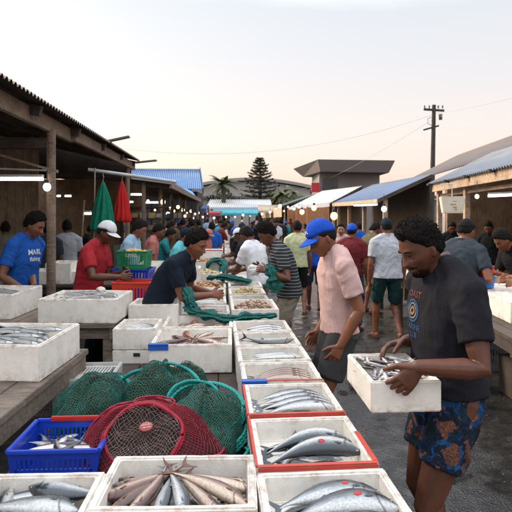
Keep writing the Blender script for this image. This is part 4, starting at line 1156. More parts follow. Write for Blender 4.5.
# --- green nets : three heaps with hoops
def green_heap(loc, rx, ry, h, hoops, label, seed, rot=0, nu=120, nv=38, skew=(0, 0)):
    g = empty('fishing_net', loc, rot, label, 'fishing net')
    s0 = blob_surf((0, 0, 0), rx, ry, h, 0, .10, seed, 1, 2.4, skew)
    def s_(u, v):
        p = s0(u, v); f = .045*noise.noise(V((p.x*7, p.y*7, seed)))+.02*math.sin(p.x*34+p.y*20+seed+3*noise.noise(p*5)); return p*(1+f*(1 if p.z > .02 else .3)*1.6)
    def gq(ro, k_):
        def f(u, v):
            x = 2*u-1; y = 2*v-1; X_, Y_ = x*math.sqrt(1-y*y/2), y*math.sqrt(1-x*x/2); r = min(1, math.hypot(X_, Y_))
            X_ += .10*noise.noise(V((x*2.5, y*2.5, seed+ro)))*(1-r*r); Y_ += .10*noise.noise(V((x*2.5+7, y*2.5, seed+ro)))*(1-r*r); r = min(1, math.hypot(X_, Y_))
            return s_((math.atan2(Y_, X_)/(2*math.pi)+ro) % 1, max(0, 1-r**1.1))*k_
        return f
    netting(gq(.0, 1), 92, 84, .00120, teal_net, 'net', g, False, seed=seed)
    netting(gq(.07, .985), 80, 76, .0011, tan_net, 'inner_net', g, False, seed=seed+1)
    netting(gq(.03, .972), 72, 66, .0011, plain('olive_net', (.04, .07, .025), .7, 0, .4, 30), 'inner_net', g, False, seed=seed+2)
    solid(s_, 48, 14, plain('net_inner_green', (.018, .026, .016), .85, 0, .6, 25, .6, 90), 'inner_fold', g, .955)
    for (c, a, b2, t, y) in hoops:
        for k_ in range(3):
            rope_loop([p+V((0, 0, 0)) for p in circ(V(c)+V((.003*k_, .005*k_, -.008*k_)), a*(1+.025*k_), b2*(1+.03*k_), t+R(2*k_), y, 22, .16, seed+a*10)], .0066, teal_rope, 'hoop', g)
    return g
green_heap((-.765, 2.48, .668), .225, .20, .25, [((.0, -.02, .155), .17, .15, R(34), 0), ((-.0, -.06, .11), .17, .15, R(38), R(6))], 'flat heap of green fishing net behind the blue basket', 3)
green_heap((-.46, 2.50, .668), .25, .21, .30, [((-.10, -.045, .195), .125, .10, R(52), R(-14)), ((.03, -.06, .215), .15, .12, R(48), R(-6)), ((.075, -.125, .165), .085, .075, R(62), R(8))], 'tallest heap of green fishing net with hoops, behind the red net', 9, skew=(.03, 0))
green_heap((-.22, 2.27, .668), .185, .21, .255, [((-.01, -.01, .185), .165, .16, R(26), R(6)), ((-.07, .05, .225), .11, .07, R(35), R(10)), ((.0, -.02, .12), .175, .18, R(22), 0)], 'heap of green fishing net with thick teal ropes against the right boxes', 14, 0)
g_ = empty('fishing_net', (-.14, 2.05, .668), 0, 'coil of thick teal rope standing between the red net and the right boxes', 'fishing net')
for k_ in range(4): rope_loop([V((.08+.012*k_, .16, .03)), V((.105+.010*k_, .06, .07+.012*k_)), V((.10, -.03, .05+.015*k_)), V((.05, -.09, .02+.014*k_)), V((-.03, -.10, .012+.012*k_))], .0055, teal_rope, 'rope', g_, closed=False)
# teal net draped across the boxes: folded strips
def drape(pts, wid, name_label, amp=.02, seed=0, mat=None, nx=26):
    mb = MB(); pts = [V(p) for p in pts]; n = len(pts)*6; rows = []
    for i in range(n+1):
        f = i/n*(len(pts)-1); k = min(int(f), len(pts)-2); t = f-k
        p0, p1, p2, p3 = pts[max(k-1, 0)], pts[k], pts[k+1], pts[min(k+2, len(pts)-1)]
        p = .5*((2*p1)+(p2-p0)*t+(2*p0-5*p1+4*p2-p3)*t*t+(3*p1-p0-3*p2+p3)*t**3)
        tg = (p2-p1).normalized(); sd_ = tg.cross(V((0, 0, 1))); sd_ = sd_.normalized() if sd_.length > .1 else V((1, 0, 0)); up = sd_.cross(tg)
        row = []
        for j in range(nx):
            a = 2*math.pi*j/nx; rr_ = 1+.34*math.sin(a*6+seed+math.sin(i*.5)*.8)+.3*noise.noise(V((i*.35, math.cos(a)*2, seed)))
            tw = 1.1*(.30+.70*math.sin(math.pi*min(1, max(0, (i+.4)/(n+.8))))**.5)*(.85+.8*noise.noise(V((i*.30, seed*3, 1))))
            row.append(p+sd_*math.cos(a)*wid/2*rr_*tw+up*math.sin(a)*wid*.20*rr_*tw)
        rows.append(row)
    vs = [p for r_ in rows for p in r_]
    fs = [(i*nx+j, i*nx+(j+1) % nx, (i+1)*nx+(j+1) % nx, (i+1)*nx+j) for i in range(n) for j in range(nx)]
    fs += [tuple(reversed(range(nx))), tuple(n*nx+j for j in range(nx))]
    e = empty('fishing_net', rows[0][0], 0, name_label, 'fishing net'); o3 = V(rows[0][0])
    mb.v = [tuple(V(q)-o3) for q in vs]; mb.f = fs; mb.mi = [0]*len(fs)
    mb.build('net_fold', plain('teal_drape', (.006, .13, .11), .8, 0, .8, 90, 1.0, 300), e, 'all')
    def sf(u, v):
        i = min(n-1, int(v*n)); t = v*n-i; j = (u*nx) % nx; j0 = int(j); t2 = j-j0; j1 = (j0+1) % nx; a = rows[i][j0 % nx].lerp(rows[i][j1], t2); b = rows[i+1][j0 % nx].lerp(rows[i+1][j1], t2)
        c = sum(rows[i], V())/nx; p = a.lerp(b, t); return c+(p-c)*1.04-o3
    L_ = sum((pts[q+1]-pts[q]).length for q in range(len(pts)-1))
    netting(sf, 36, max(12, int(L_/.010)), .0014, teal_net, 'net', e, True, seed=3)
    return e
drape([P(186, 298, 4.42), P(190, 306, 4.38), P(196, 312, 4.30), P(214, 316, 4.22), P(228, 319, 4.18), P(244, 317, 4.22), P(262, 316, 4.22), P(276, 315, 4.25)], .13, 'teal net draped from the navy-shirted man across to the right boxes', seed=1)
drape([P(184, 285, 4.42), P(189, 294, 4.38), P(192, 303, 4.36), P(194, 309, 4.36)], .11, 'gathered teal net hanging below the navy-shirted man', seed=3)
drape([P(208, 278, 6.6), P(222, 277, 6.5), P(238, 279, 6.4), P(250, 282, 6.3)], .16, 'teal net lying across the boxes before the man in the striped shirt', seed=5)
drape([P(207, 268, 7.4), P(210, 262, 7.4), P(218, 260, 7.5), P(224, 265, 7.4), P(222, 272, 7.3)], .15, 'teal net curled around a tray further down the table', seed=7)

# ================================================================= CRATES, TUBS
redp = plain('red_crate_plastic', (.62, .045, .02), .4, 0, .1, 8, .05); bluep = MATS['blue_plastic']; grnp = plain('green_plastic', (.01, .22, .09), .4, 0, .1, 8, .05)
crate(-1.19, 5.05, .82, .37, .30, .235, R(-6), redp, 'red slotted plastic crate by the hand of the man in the white cap', 9, bands=1, name='plastic_crate')
crate(-1.31, 5.62, .815, .42, .34, .16, R(-4), bluep, 'blue plastic crate under the other blue crate', 9, bands=1)
crate(-1.34, 5.63, .98, .40, .33, .14, R(-2), bluep, 'blue plastic crate directly below the green crate', 9, bands=1)
gc = crate(-1.335, 5.64, 1.125, .33, .28, .19, R(-2), grnp, 'green plastic crate heaped with yellow fruit, topmost of its stack', 11, bands=1)
mb = MB()
def letters(txt, size, depth, mat, name, parent, loc, rot):
    cu = bpy.data.curves.new(name, 'FONT'); cu.body = txt; cu.size = size; cu.extrude = depth; cu.align_x = 'CENTER'
    ob = bpy.data.objects.new('t', cu); C.objects.link(ob); bpy.context.view_layer.update()
    me = bpy.data.meshes.new_from_object(ob.evaluated_get(bpy.context.evaluated_depsgraph_get())); bpy.data.objects.remove(ob)
    me.materials.clear(); me.materials.append(mat); o = bpy.data.objects.new(name, me); C.objects.link(o); o.parent = parent; o.location = loc; o.rotation_euler = rot; return o
prn = plain('white_print', (.6, .6, .58), .7)
letters('LIMES', .05, .0008, prn, 'lettering', gc, (0, -.1475, .138), (R(90), 0, 0))
o = heap(gc, (.31, .27, .19), .15, .06, [plain('yellow_fruit', (.62, .36, .03), .45, 0, .15)], 'yellow fruit heaped in the green crate', 'fruit', 60, .03, 3, 'stuff', 'fruit')
o.location = gc.location
# striped man's white bag area handled below; right side goods
def tub(x, y, z, r, h, mat, label, name='tub', ov=1.0):
    mb = MB(); mb.lathe([(.001, 0), (r*.86, 0), (r*.97, h*.9), (r*1.05, h*.9), (r*1.05, h), (r*.94, h), (r*.83, .012), (.001, .012)], 36)
    o = mb.build(name, mat, None, True); o.location = (x, y, z); return tag(o, label, 'tub')
p = P(496, 290, 4.75)
foam_box(2.40, 4.55, .80, .52, .62, .185, -math.atan(.066), 'white foam box at the near end of the right stall table', .1)
foam_box(2.36, 3.75, .80, .5, .6, .20, -math.atan(.066), 'white foam box cut off by the right edge on the stall table', .1)
foam_box(2.42, 5.2, .80, .5, .5, .185, -math.atan(.066), 'white foam box under the blue tub on the stall table', .18)
tub(2.27, 5.14, .99, .125, .105, plain('blue_tub', (.01, .16, .55), .35), 'round blue plastic tub below the red tub')
tub(2.30, 5.16, 1.098, .09, .10, plain('red_tub', (.55, .025, .02), .35), 'small round red tub standing on the blue tub')
tub(2.46, 5.9, 1.02, .12, .08, plain('olive_tub', (.22, .30, .08), .4), 'green-yellow tub of leaves behind the red tub')
foam_box(2.50, 6.0, .80, .5, .45, .22, -math.atan(.066), 'white foam box under the green-yellow tub', .2)
foam_box(2.62, 6.6, .80, .34, .34, .30, -math.atan(.066), 'tall white foam box at the back of the right stall table', .1)
foam_box(2.40, 7.3, .80, .40, .5, .20, -math.atan(.066), 'white foam box beside the grey-shirted walker, nearer one', .1)
foam_box(2.44, 8.0, .80, .40, .5, .20, -math.atan(.066), 'white foam box beside the grey-shirted walker, farther one', .1)
o = crate(2.58, 5.75, .30, .34, .30, .34, R(3), plain('deep_blue_plastic', (.006, .03, .26), .4), 'dark blue slotted crate under the right stall table', 9, bands=2)
crate(2.58, 5.75, .0, .34, .30, .30, R(3), plain('grey_crate', (.12, .12, .13), .5), 'grey crate on the ground under the dark blue crate', 9, bands=2)
tub(2.52, 4.85, .36, .12, .20, plain('white_tub', (.58, .56, .50), .4), 'white bucket under the right stall table, at the right edge')
mb = MB(); mb.box((0, 0, .18), (.3, .3, .36)); o = mb.build('wooden_block', wd2, None, False, .005); o.location = (2.52, 4.85, 0); tag(o, 'wooden stool block under the white bucket', 'wood block')
cb = empty('cooler_box', (2.53, 8.7, 0), R(4), 'small white cooler box on the ground beyond the grey-shirted walker', 'cooler')
MB().box((0, 0, .10), (.33, .24, .20), taper=.93).build('cooler_body', foam_mat('foam_clean', (.62, .60, .57), .15), cb, False, .01)
MB().box((0, 0, .225), (.35, .26, .045)).build('lid', foam_mat('foam_clean'), cb, False, .01)

# ================================================================= MIDDLE AND FAR BOXES
rnd = random.Random(12)
def farbox(x, y, w, d, h, z, label, grp=None, rot=ROT, tape=(), cont=None, seed=0):
    o = foam_box(x, y, z, w, d, h, rot, label, h*.5, tape, grp)
    if cont:
        kind, lab, cg, n, L = cont
        if isinstance(kind, str):
            for i in range(n):
                fish(kind, L, W2(o, rnd.uniform(-.06, .06), (-.38+.76*(i+.5)/n)*d, h*.72+rnd.uniform(0, .02)), rot+rnd.uniform(-.25, .25)+(math.pi if rnd.random() < .3 else 0), rnd.uniform(-.3, .3), 0, .12, False, lab, cg)
        else: heap(o, (w, d, h), h*.60, h*.62, kind, lab, n, 150, L, seed, 'stuff', cg)
    return o
shellm = [plain('shell_brown', (.30, .15, .09), .5, 0, .4, 30), plain('shell_pale', (.5, .38, .27), .5, 0, .4, 30)]
crabm = [plain('crab_orange', (.42, .17, .06), .45, 0, .4, 30), plain('crab_pale', (.5, .30, .16), .5, 0, .4, 30)]
yel = [plain('yellow_bits', (.58, .42, .16), .5, 0, .3, 30), plain('yellow_pale', (.6, .52, .34), .5, 0, .3, 30)]
farbox(xB(4.75), 4.78, .42, .55, .20, .68, 'foam box of small brown shellfish before the man in the striped shirt', cont=(shellm, 'small brown shellfish in the box before the striped-shirted man', 'shellfish', 'shellfish', .02), seed=1)
farbox(xB(5.3), 5.30, .40, .42, .17, .68, 'foam box of dark fish behind the shellfish', cont=('dark', 'dark fish in the box behind the shellfish', 'dark fish behind the shellfish', 4, .34))
farbox(xB(5.75), 5.75, .40, .42, .18, .68, 'foam box of yellow bits beside the white bag', cont=(yel, 'yellow bits in the box beside the white bag', 'roe', 'fish_roe', .02), seed=2)
farbox(xB(6.2), 6.2, .40, .42, .20, .68, 'foam box of brown fish beyond the yellow one', cont=('brown', 'brown fish in the box beyond the yellow one', 'brown fish past the yellow box', 4, .3))
xa = lambda D: xB(D)-.46
farbox(xa(4.75)+.02, 4.72, .44, .46, .17, .67, 'foam box under the hands of the navy-shirted man', cont=('rosy', 'pinkish fish under the hands of the navy-shirted man', 'fish under the hands of the man in navy', 9, .24))
farbox(xa(5.25), 5.22, .44, .44, .18, .67, 'foam box of silver fish just past the navy-shirted man', cont=('silver', 'silver fish just past the hands of the man in navy', 'fish past the man in navy', 5, .3))
farbox(xa(5.75), 5.72, .44, .44, .19, .67, 'foam box of mixed brown fish past the navy-shirted man', cont=('brown', 'brown fish in the box two past the man in navy', 'brown fish past the man in navy', 5, .3))
farbox(xa(6.3), 6.28, .46, .5, .19, .67, 'foam box heaped with orange crabs beyond the navy-shirted man', cont=(crabm, 'heap of orange crabs in the box beyond the man in navy', 'crabs', 'crabs', .034), seed=5)
farbox(-.90, 6.75, .34, .30, .36, .67, 'tall white foam box right behind the head of the navy-shirted man')
for i, (dx, lab) in enumerate((( -1.30, 'nearer white box of the pair left of the navy-shirted man'), (-1.35, 'farther white box of the pair left of the navy-shirted man'))):
    farbox(dx, 6.5+.6*i, .5, .5, .28, .78, lab)
mb = MB(); mb.box((0, 0, .385), (.62, 1.2, .77)); o = mb.build('counter', wd2, None, False, .01); o.location = (-1.33, 6.8, 0); tag(o, 'dark wooden counter under the pair of white boxes', 'counter')
D = 6.75; k = 0
while D < 16.5:
    for cname, cx in (('right', xB(D)-.02), ('left', xB(D)-.50)):
        if cname == 'left' and D < 7: continue
        k += 1; z = .67+.03*rnd.randint(0, 2); h = rnd.choice((.15, .18, .2))
        st = rnd.random() < .22
        cont = None; q = rnd.random()
        where = ('beyond the striped-shirted man' if D < 9.5 else 'far down the lane')
        if q < .35: cont = (rnd.choice((shellm, crabm, yel)), 'small shellfish and scraps in a white box %s' % where, 'shellfish', 'shellfish', .03)
        elif q < .8: cont = (rnd.choice(('silver', 'rosy', 'brown', 'mackerel')), 'fish in the white boxes on the table %s' % where, 'fish in boxes %s' % where, 3 if D < 10 else 2, .33)
        if st:
            farbox(cx, D, .44, .42, .17, .67, 'white foam box on the table %s' % where, 'white boxes %s' % where, math.atan(.062)); z = .845
        farbox(cx, D, .44, .43, h, z, 'white foam box on the table %s' % where, 'white boxes %s' % where, math.atan(.062), (('red', 'front'),) if rnd.random() < .25 else (), cont, k)
    D += .47
# boxes along the counter behind the man in the white cap
for i, (px, py, w_, h_, lab) in enumerate(((44, 262, .5, .16, 'leftmost white box on the long table behind the post'), (64, 262, .35, .26, 'pale blue-lit white box on the long table beside the post'), (80, 262, .4, .15, 'low white box on the long table left of the man in the white cap'), (135, 262, .45, .15, 'low white box right of the man in the white cap'), (147, 262, .35, .17, 'white box behind the green crate'))):
    p = P(px, 262, 6.5); foam_box(p.x, 6.47+.035*i, .86, w_*.9, .42, h_, 0, lab, .08)
# ================================================================= STRUCTURES
def corr(p00, p10, p11, p01, waves, amp, mat, name, parent, th=.004, per=6):
    """corrugated sheet: u from p00->p10 (slope), v from p00->p01 (run, waves along v)"""
    p00, p10, p11, p01 = map(V, (p00, p10, p11, p01)); n = (p10-p00).cross(p01-p00).normalized()
    if n.z < 0: n = -n
    nv = waves*per; mb = MB(); nu = 2; vs = []
    for s_ in (0, 1):
        for i in range(nu+1):
            for j in range(nv+1):
                u, v = i/nu, j/nv; p = p00.lerp(p10, u).lerp(p01.lerp(p11, u), v)
                vs.append(p+n*(amp*math.sin(2*math.pi*j/per)-s_*th))
    K = (nu+1)*(nv+1); fs = []
    for i in range(nu):
        for j in range(nv):
            a = i*(nv+1)+j; q = (a, a+1, a+nv+2, a+nv+1); fs.append(q); fs.append(tuple(x+K for x in reversed(q)))
    for j in range(nv):
        fs.append((j, j+1, j+1+K, j+K)); b_ = nu*(nv+1); fs.append((b_+j+1, b_+j, b_+j+K, b_+j+1+K))
    for i in range(nu):
        for e_ in (0, nv):
            a = i*(nv+1)+e_; b2 = a+nv+1; fs.append((a, b2, b2+K, a+K))
    mb.add(vs, fs); return mb.build(name, mat, parent, 'all', fixn=False)
rust = sheet_metal('rusty_sheet', (.10, .085, .075), (.07, .045, .032), .8, .7)
greyblue = sheet_metal('grey_sheet', (.17, .20, .24), (.15, .12, .10), .45, .6, .0)
oldroof = sheet_metal('old_roof', (.12, .105, .10), (.12, .075, .055), .6, .65)
tubem = emit('tube_light', (1, .95, .86), 9); bulbm = emit('bulb_light', (1, .72, .40), 2.2); bulbc = emit('bulb_cool', (1, .88, .68), 2.2); orangem = emit('orange_bulb', (1, .42, .12), 2.6)
def tube_lamp(a, b, label, D=None, group=None):
    a, b = V(a), V(b); c = (a+b)/2; r = empty('fluorescent_lamp', c, 0, label, 'lamp', group)
    a, b = a-c, b-c
    m1 = MB(); m1.beam(a+V((0, 0, .035)), b+V((0, 0, .035)), .06, .03); m1.build('fitting', plain('lamp_white', (.5, .5, .48), .5), r)
    m2 = MB(); m2.tube([a, b], .018, 10); m2.build('tube', tubem, r, True)
def bulb(p, label, r=.05, cord=.35, mat=None, group=None):
    e = empty('light_bulb', p, 0, label, 'lamp', group)
    m1 = MB(); m1.ball((0, 0, 0), r, 2, (1, 1, 1.15)); m1.build('bulb', mat or bulbm, e, 'all')
    m2 = MB(); m2.tube([(0, 0, r*.9), (0, 0, r*1.9)], r*.45, 8); m2.tube([(0, 0, r*1.8), (0, 0, r*1.8+cord)], .006, 5); m2.build('socket', plain('socket_dark', (.03, .03, .03), .6), e)
# ---------------- left shed
SL = -.053
def lx(xc, D): return xc+SL*D
ls = empty('market_shed', (lx(-4, 6), 6, 0), 0, 'open shed with a rusty corrugated roof and wooden beams on the left', 'shed')
o_ = V(ls.location)
def rel(*p): return V(p)-o_
D0, D1 = 2.0, 10.9
corr(rel(lx(-1.9, D0), D0, 2.88), rel(lx(-6.6, D0), D0, 3.95), rel(lx(-6.6, D1), D1, 3.95), rel(lx(-1.9, D1), D1, 2.88), 98, .018, rust, 'roof', ls)
mb = MB(); mb.beam(rel(lx(-2.12, D0), D0, 2.775), rel(lx(-2.12, 6.9), 6.9, 2.775), .06, .17); mb.build('eave_beam', beamw, ls, False, .004)
mb = MB(); mb.beam(rel(lx(-2.06, 6.8), 6.8, 2.77), rel(lx(-2.06, 11.1), 11.1, 2.77), .06, .15); mb.build('eave_beam', beamw, ls, False, .004)
for D in (2.6, 4.0, 5.4, 6.8, 8.2, 9.6, 10.8):
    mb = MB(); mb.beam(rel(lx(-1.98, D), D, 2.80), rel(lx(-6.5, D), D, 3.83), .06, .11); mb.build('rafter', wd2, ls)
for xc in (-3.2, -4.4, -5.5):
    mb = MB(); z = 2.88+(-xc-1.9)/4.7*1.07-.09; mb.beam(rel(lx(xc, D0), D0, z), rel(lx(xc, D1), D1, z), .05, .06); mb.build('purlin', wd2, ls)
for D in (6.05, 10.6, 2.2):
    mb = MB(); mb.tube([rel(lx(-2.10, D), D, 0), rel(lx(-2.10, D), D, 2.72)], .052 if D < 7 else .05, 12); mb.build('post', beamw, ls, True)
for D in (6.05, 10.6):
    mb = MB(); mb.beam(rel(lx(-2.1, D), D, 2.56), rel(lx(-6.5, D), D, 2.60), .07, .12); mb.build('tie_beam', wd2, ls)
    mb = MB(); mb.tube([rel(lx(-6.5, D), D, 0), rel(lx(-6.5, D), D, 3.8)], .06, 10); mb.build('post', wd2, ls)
mb = MB(); mb.box(rel(lx(-1.78, 8.3), 8.3, 2.95), (.34, .10, .03), (0, R(-12), 0)); mb.box(rel(lx(-1.78, 11.0), 11.0, 2.87), (.45, .14, .03), (0, R(-6), 0)); mb.build('roof_flap', rust, ls)
tag(MB().beam(P(-20, 149, 5.6), P(58, 172, 5.6), .025, .025).build('wooden_rod', beamw), 'thin slanting wooden rod tied to the shed post at the left', 'rod')
tag(MB().tube([P(-20, 168, 5.5), P(58, 171, 5.7)], .010, 8).build('metal_pipe', plain('pipe_grey', (.35, .34, .32), .5, .2)), 'thin level pipe above the tube light at the left', 'pipe')
# planked walls at the back of the left sheds
def plank_wall(x0, x1, y, z1, mat, label, n, dirx=True, gap=.006):
    root = empty('shed_wall', ((x0+x1)/2, y, 0), 0, label, 'wall'); mb = MB(); r2 = random.Random(n)
    w_ = abs(x1-x0)/n
    for i in range(n): mb.box((min(x0, x1)+w_*(i+.5)-(x0+x1)/2, r2.uniform(-.01, .01), z1/2), (w_-gap, .025, z1-r2.uniform(0, .05)))
    mb.build('plank', mat, root); return root
brownw = wood('wall_wood', (.36, .26, .17), (14, 14, 1.2))
plank_wall(-6.6, -4.55+.35, 9.9, 3.0, brownw, 'brown vertical plank wall behind the man in the blue shirt', 16)
plank_wall(-8.2, -3.35, 14.9, 2.78, wood('wall_wood2', (.34, .22, .13), (14, 14, 1.2)), 'brown board wall deep in the shadow between the left sheds', 20)
sw = empty('shed_wall', (-7.1, 8, 0), 0, 'unseen side wall added to darken the left sheds', 'wall')
MB().box((0, 0, 1.9), (.06, 16, 3.8)).build('panel', wd2, sw)  # unseen panel added to keep the shed interior dark
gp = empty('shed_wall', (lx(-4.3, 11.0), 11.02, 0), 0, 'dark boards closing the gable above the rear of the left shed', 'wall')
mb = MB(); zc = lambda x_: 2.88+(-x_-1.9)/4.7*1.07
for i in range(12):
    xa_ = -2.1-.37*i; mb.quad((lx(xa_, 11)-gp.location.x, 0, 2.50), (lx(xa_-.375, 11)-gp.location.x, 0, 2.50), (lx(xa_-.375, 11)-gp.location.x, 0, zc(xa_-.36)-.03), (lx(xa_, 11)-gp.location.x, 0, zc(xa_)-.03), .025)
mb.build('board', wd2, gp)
# ---------------- second left shed
s2 = empty('market_shed', (-4, 17, 0), 0, 'second shed on the left with a pale metal gutter edge', 'shed'); o_ = V(s2.location)
E0, E1 = 12.0, 25.0
corr(rel(lx(-1.35, E0), E0, 2.50), rel(lx(-5.3, E0), E0, 3.02), rel(lx(-5.3, E1), E1, 3.02), rel(lx(-1.35, E1), E1, 2.50), 60, .02, rust, 'roof', s2)
mb = MB(); mb.beam(rel(lx(-1.32, E0), E0-.03, 2.49), rel(lx(-5.3, E0), E0-.03, 3.01), .04, .10); mb.build('front_trim', plain('trim_grey', (.34, .35, .37), .5, .2), s2, False, .004)
mb = MB(); mb.beam(rel(lx(-1.37, E0), E0, 2.42), rel(lx(-1.37, E1), E1, 2.42), .05, .12); mb.build('eave_beam', beamw, s2)
for D in (12.2, 15.2, 18.2, 21.5, 24.6):
    mb = MB(); mb.tube([rel(lx(-2.03, D), D, 0), rel(lx(-2.03, D), D, 2.5)], .055, 10); mb.build('post', beamw, s2, True)
    mb = MB(); mb.beam(rel(lx(-1.4, D), D, 2.40), rel(lx(-5.2, D), D, 2.88), .06, .1); mb.build('rafter', wd2, s2)
# lamps at left
tube_lamp(P(-30, 179, 5.9), P(43, 179, 5.9), 'bright fluorescent tube hanging at the far left under the shed roof')
bulb(P(47, 187, 5.6), 'bright white lamp hanging on a cord beside the left post', .042, .42, bulbc)
tube_lamp(P(131, 194.5, 12.6), P(142, 194.5, 12.6), 'fluorescent tube just right of the red folded cloth')
tube_lamp(P(129, 202, 14), P(133, 202, 14), 'small tube lamp below the tube beside the red cloth')
tube_lamp(P(146, 202.5, 14), P(158, 202.5, 14), 'fluorescent tube just right of the second shed post')
tube_lamp(P(57, 196, 13), P(60.5, 196, 13), 'tiny white lamp deep in the left shed, left one of two'); tube_lamp(P(65, 196, 13), P(71, 196, 13), 'tiny white lamp deep in the left shed, right one of two')
tube_lamp(P(85, 213.5, 9), P(91, 213.5, 9), 'warm little lamp low between the post and the green cloth')
GL = 'bulbs strung under the far left stalls'
for i, (px, py, D) in enumerate([(148, 201, 13), (163, 202, 15), (170, 208, 17), (174, 211, 19), (178, 207, 16), (183, 210, 20), (187, 213, 22), (191, 211, 24), (195, 214, 26), (199, 213, 28), (185, 216, 18), (203, 217, 30), (208, 214, 32), (168, 214, 20), (155, 210, 18), (160, 216, 21), (193, 218, 27), (214, 218, 34), (176, 217, 23)]):
    bulb(P(px, py, D), 'small glowing bulb under the far left stalls', (.03, .05, .022, .035)[i % 4]+(.0004, .0014, .0008)[i % 3]*D, .3, bulbc if i % 3 == 0 else bulbm, GL)
GR = 'bulbs strung under the far right stalls'
for i, (px, py, D) in enumerate([(276, 209, 30), (280, 206, 28), (284, 211, 32), (288, 207, 27), (270, 212, 34), (262, 214, 36), (250, 216, 38), (243, 215, 40), (235, 217, 38), (226, 217, 36), (294, 209, 26), (299, 207, 24)]):
    bulb(P(px, py, D), 'small glowing bulb under the far right stalls', (.03, .05, .022, .035)[i % 4]+(.0004, .0014, .0008)[i % 3]*D, .3, bulbc if i % 3 == 1 else bulbm, GR)
# folded cloths on hooks
def folded(px, ytop, ybot, D, wpx, mat, label):
    top = P(px, ytop, D); H = (ybot-ytop)/512*D; Rr = wpx/2/512*D
    e = empty('folded_umbrella', top, 0, label, 'umbrella'); mb = MB(); n = 60; m_ = 18; vs = []
    for i in range(m_+1):
        t = i/m_; r = Rr*(.10+.9*t**.75)*(1 if t < .93 else 1-(t-.93)*2)
        for j in range(n):
            a = 2*math.pi*j/n; k_ = 1+.20*math.sin(a*9+t*.8+noise.noise(V((a, t*2, px)))*1.5)*min(1, t*3)+.12*noise.noise(V((math.cos(a)*2, math.sin(a)*2, t*2)))
            vs.append(V((math.cos(a)*r*k_, math.sin(a)*r*k_, -H*t-(.05*H*noise.noise(V((math.cos(a)*1.5, math.sin(a)*1.5, 5))) if t > .95 else 0))))
    fs = [(i*n+j, i*n+(j+1) % n, (i+1)*n+(j+1) % n, (i+1)*n+j) for i in range(m_) for j in range(n)]+[tuple(range(n)), tuple(reversed(range(m_*n, m_*n+n)))]
    mb.add(vs, fs); mb.build('canopy', mat, e, 'all')
    MB().tube([(0, 0, 0), (0, 0, .05), (.012, 0, .075), (0, 0, .11), (0, 0, .14)], .006, 6).build('hook', plain('hook_metal', (.3, .3, .3), .4, .6), e)
folded(103, 182, 231, 8.0, 24, cloth('green_canvas', (.008, .17, .10)), 'green folded umbrella hanging from the pipe, behind the man in the white cap')
folded(122, 181, 222, 8.3, 17, cloth('red_canvas', (.48, .022, .02)), 'red folded umbrella hanging from the pipe, right of the green one')
tag(MB().tube([P(88, 169.5, 8.0), P(176, 182, 8.5)], .028, 10).build('metal_pipe', plain('pipe_pale', (.42, .42, .42), .45, .2), None, True), 'pale pipe carrying the green and red folded umbrellas', 'pipe')
tag(MB().tube([P(95, 168, 8.0), P(94, 250, 8.0)], .010, 8).build('metal_pipe', MATS['pipe_grey']), 'thin upright rod left of the green folded umbrella', 'pipe')
tag(MB().tube([P(84, 200, 9), P(80, 262, 9)], .02, 8).build('wooden_rod', beamw), 'thin leaning wooden prop behind the left shed post', 'rod')
# ---------------- right shed
SR = .066
def rx_(xc, D): return xc+SR*D
rs = empty('market_shed', (rx_(5, 9), 9, 0), 0, 'open shed on the right with a grey-blue corrugated roof and a cream fascia', 'shed'); o_ = V(rs.location)
D0, D1 = 4.0, 12.1
corr(rel(rx_(3.22, D0), D0, 2.44), rel(rx_(4.75, D0), D0, 3.18), rel(rx_(4.75, D1), D1, 3.18), rel(rx_(3.22, D1), D1, 2.44), 80, .018, greyblue, 'roof', rs)
mb = MB(); mb.beam(rel(rx_(3.3, D0), D0, 2.352), rel(rx_(3.3, D1-.3), D1-.3, 2.352), .035, .20); mb.build('fascia', pale, rs, False, .004)
corr(rel(rx_(4.6, D0), D0, 3.08), rel(rx_(7.2, D0), D0, 4.30), rel(rx_(7.2, 22), 22, 4.30), rel(rx_(4.6, 22), 22, 3.00), 110, .02, oldroof, 'upper_roof', rs)
for D in (4.6, 7.0, 9.4, 11.8):
    mb = MB(); mb.beam(rel(rx_(3.3, D), D, 2.36), rel(rx_(6.6, D), D, 3.0), .05, .1); mb.build('rafter', wd2, rs)
    mb = MB(); mb.box(rel(rx_(3.26, D), D, 2.425), (.16, .07, .05)); mb.build('rafter_end', wd2, rs)
for D in (5.8, 8.2, 10.6):
    mb = MB(); mb.box(rel(rx_(3.26, D), D, 2.425), (.16, .07, .05)); mb.build('rafter_end', wd2, rs)
for D in (4.2, 9.9, 11.7):
    mb = MB(); mb.beam(rel(rx_(3.42, D), D, 0), rel(rx_(3.42, D), D, 2.3), .10, .10); mb.build('post', pale, rs, False, .004)
mb = MB(); mb.beam(rel(rx_(3.44, D0), D0, 2.17), rel(rx_(3.44, 11.7), 11.7, 2.17), .05, .06); mb.build('rail', beamw, rs)
mb = MB(); mb.box(rel(rx_(6.7, 12), 12, 1.5), (.08, 20, 3.0), (0, 0, -math.atan(SR))); mb.build('back_wall', wood('back_wall', (.34, .22, .13), (1.2, 14, 1)), rs)
mb = MB(); mb.box(rel(rx_(5.6, 12.4), 12.4, 1.30), (3.6, .06, 2.6)); mb.build('end_wall', wood('end_wall', (.34, .22, .13), (14, 14, 1.2)), rs)
tube_lamp(P(488, 196, 8.2), P(530, 194, 7.9), 'fluorescent tube under the right shed roof'); bulb(P(477, 196.5, 8.6), 'small warm bulb under the right shed roof', .035, .2, bulbm)
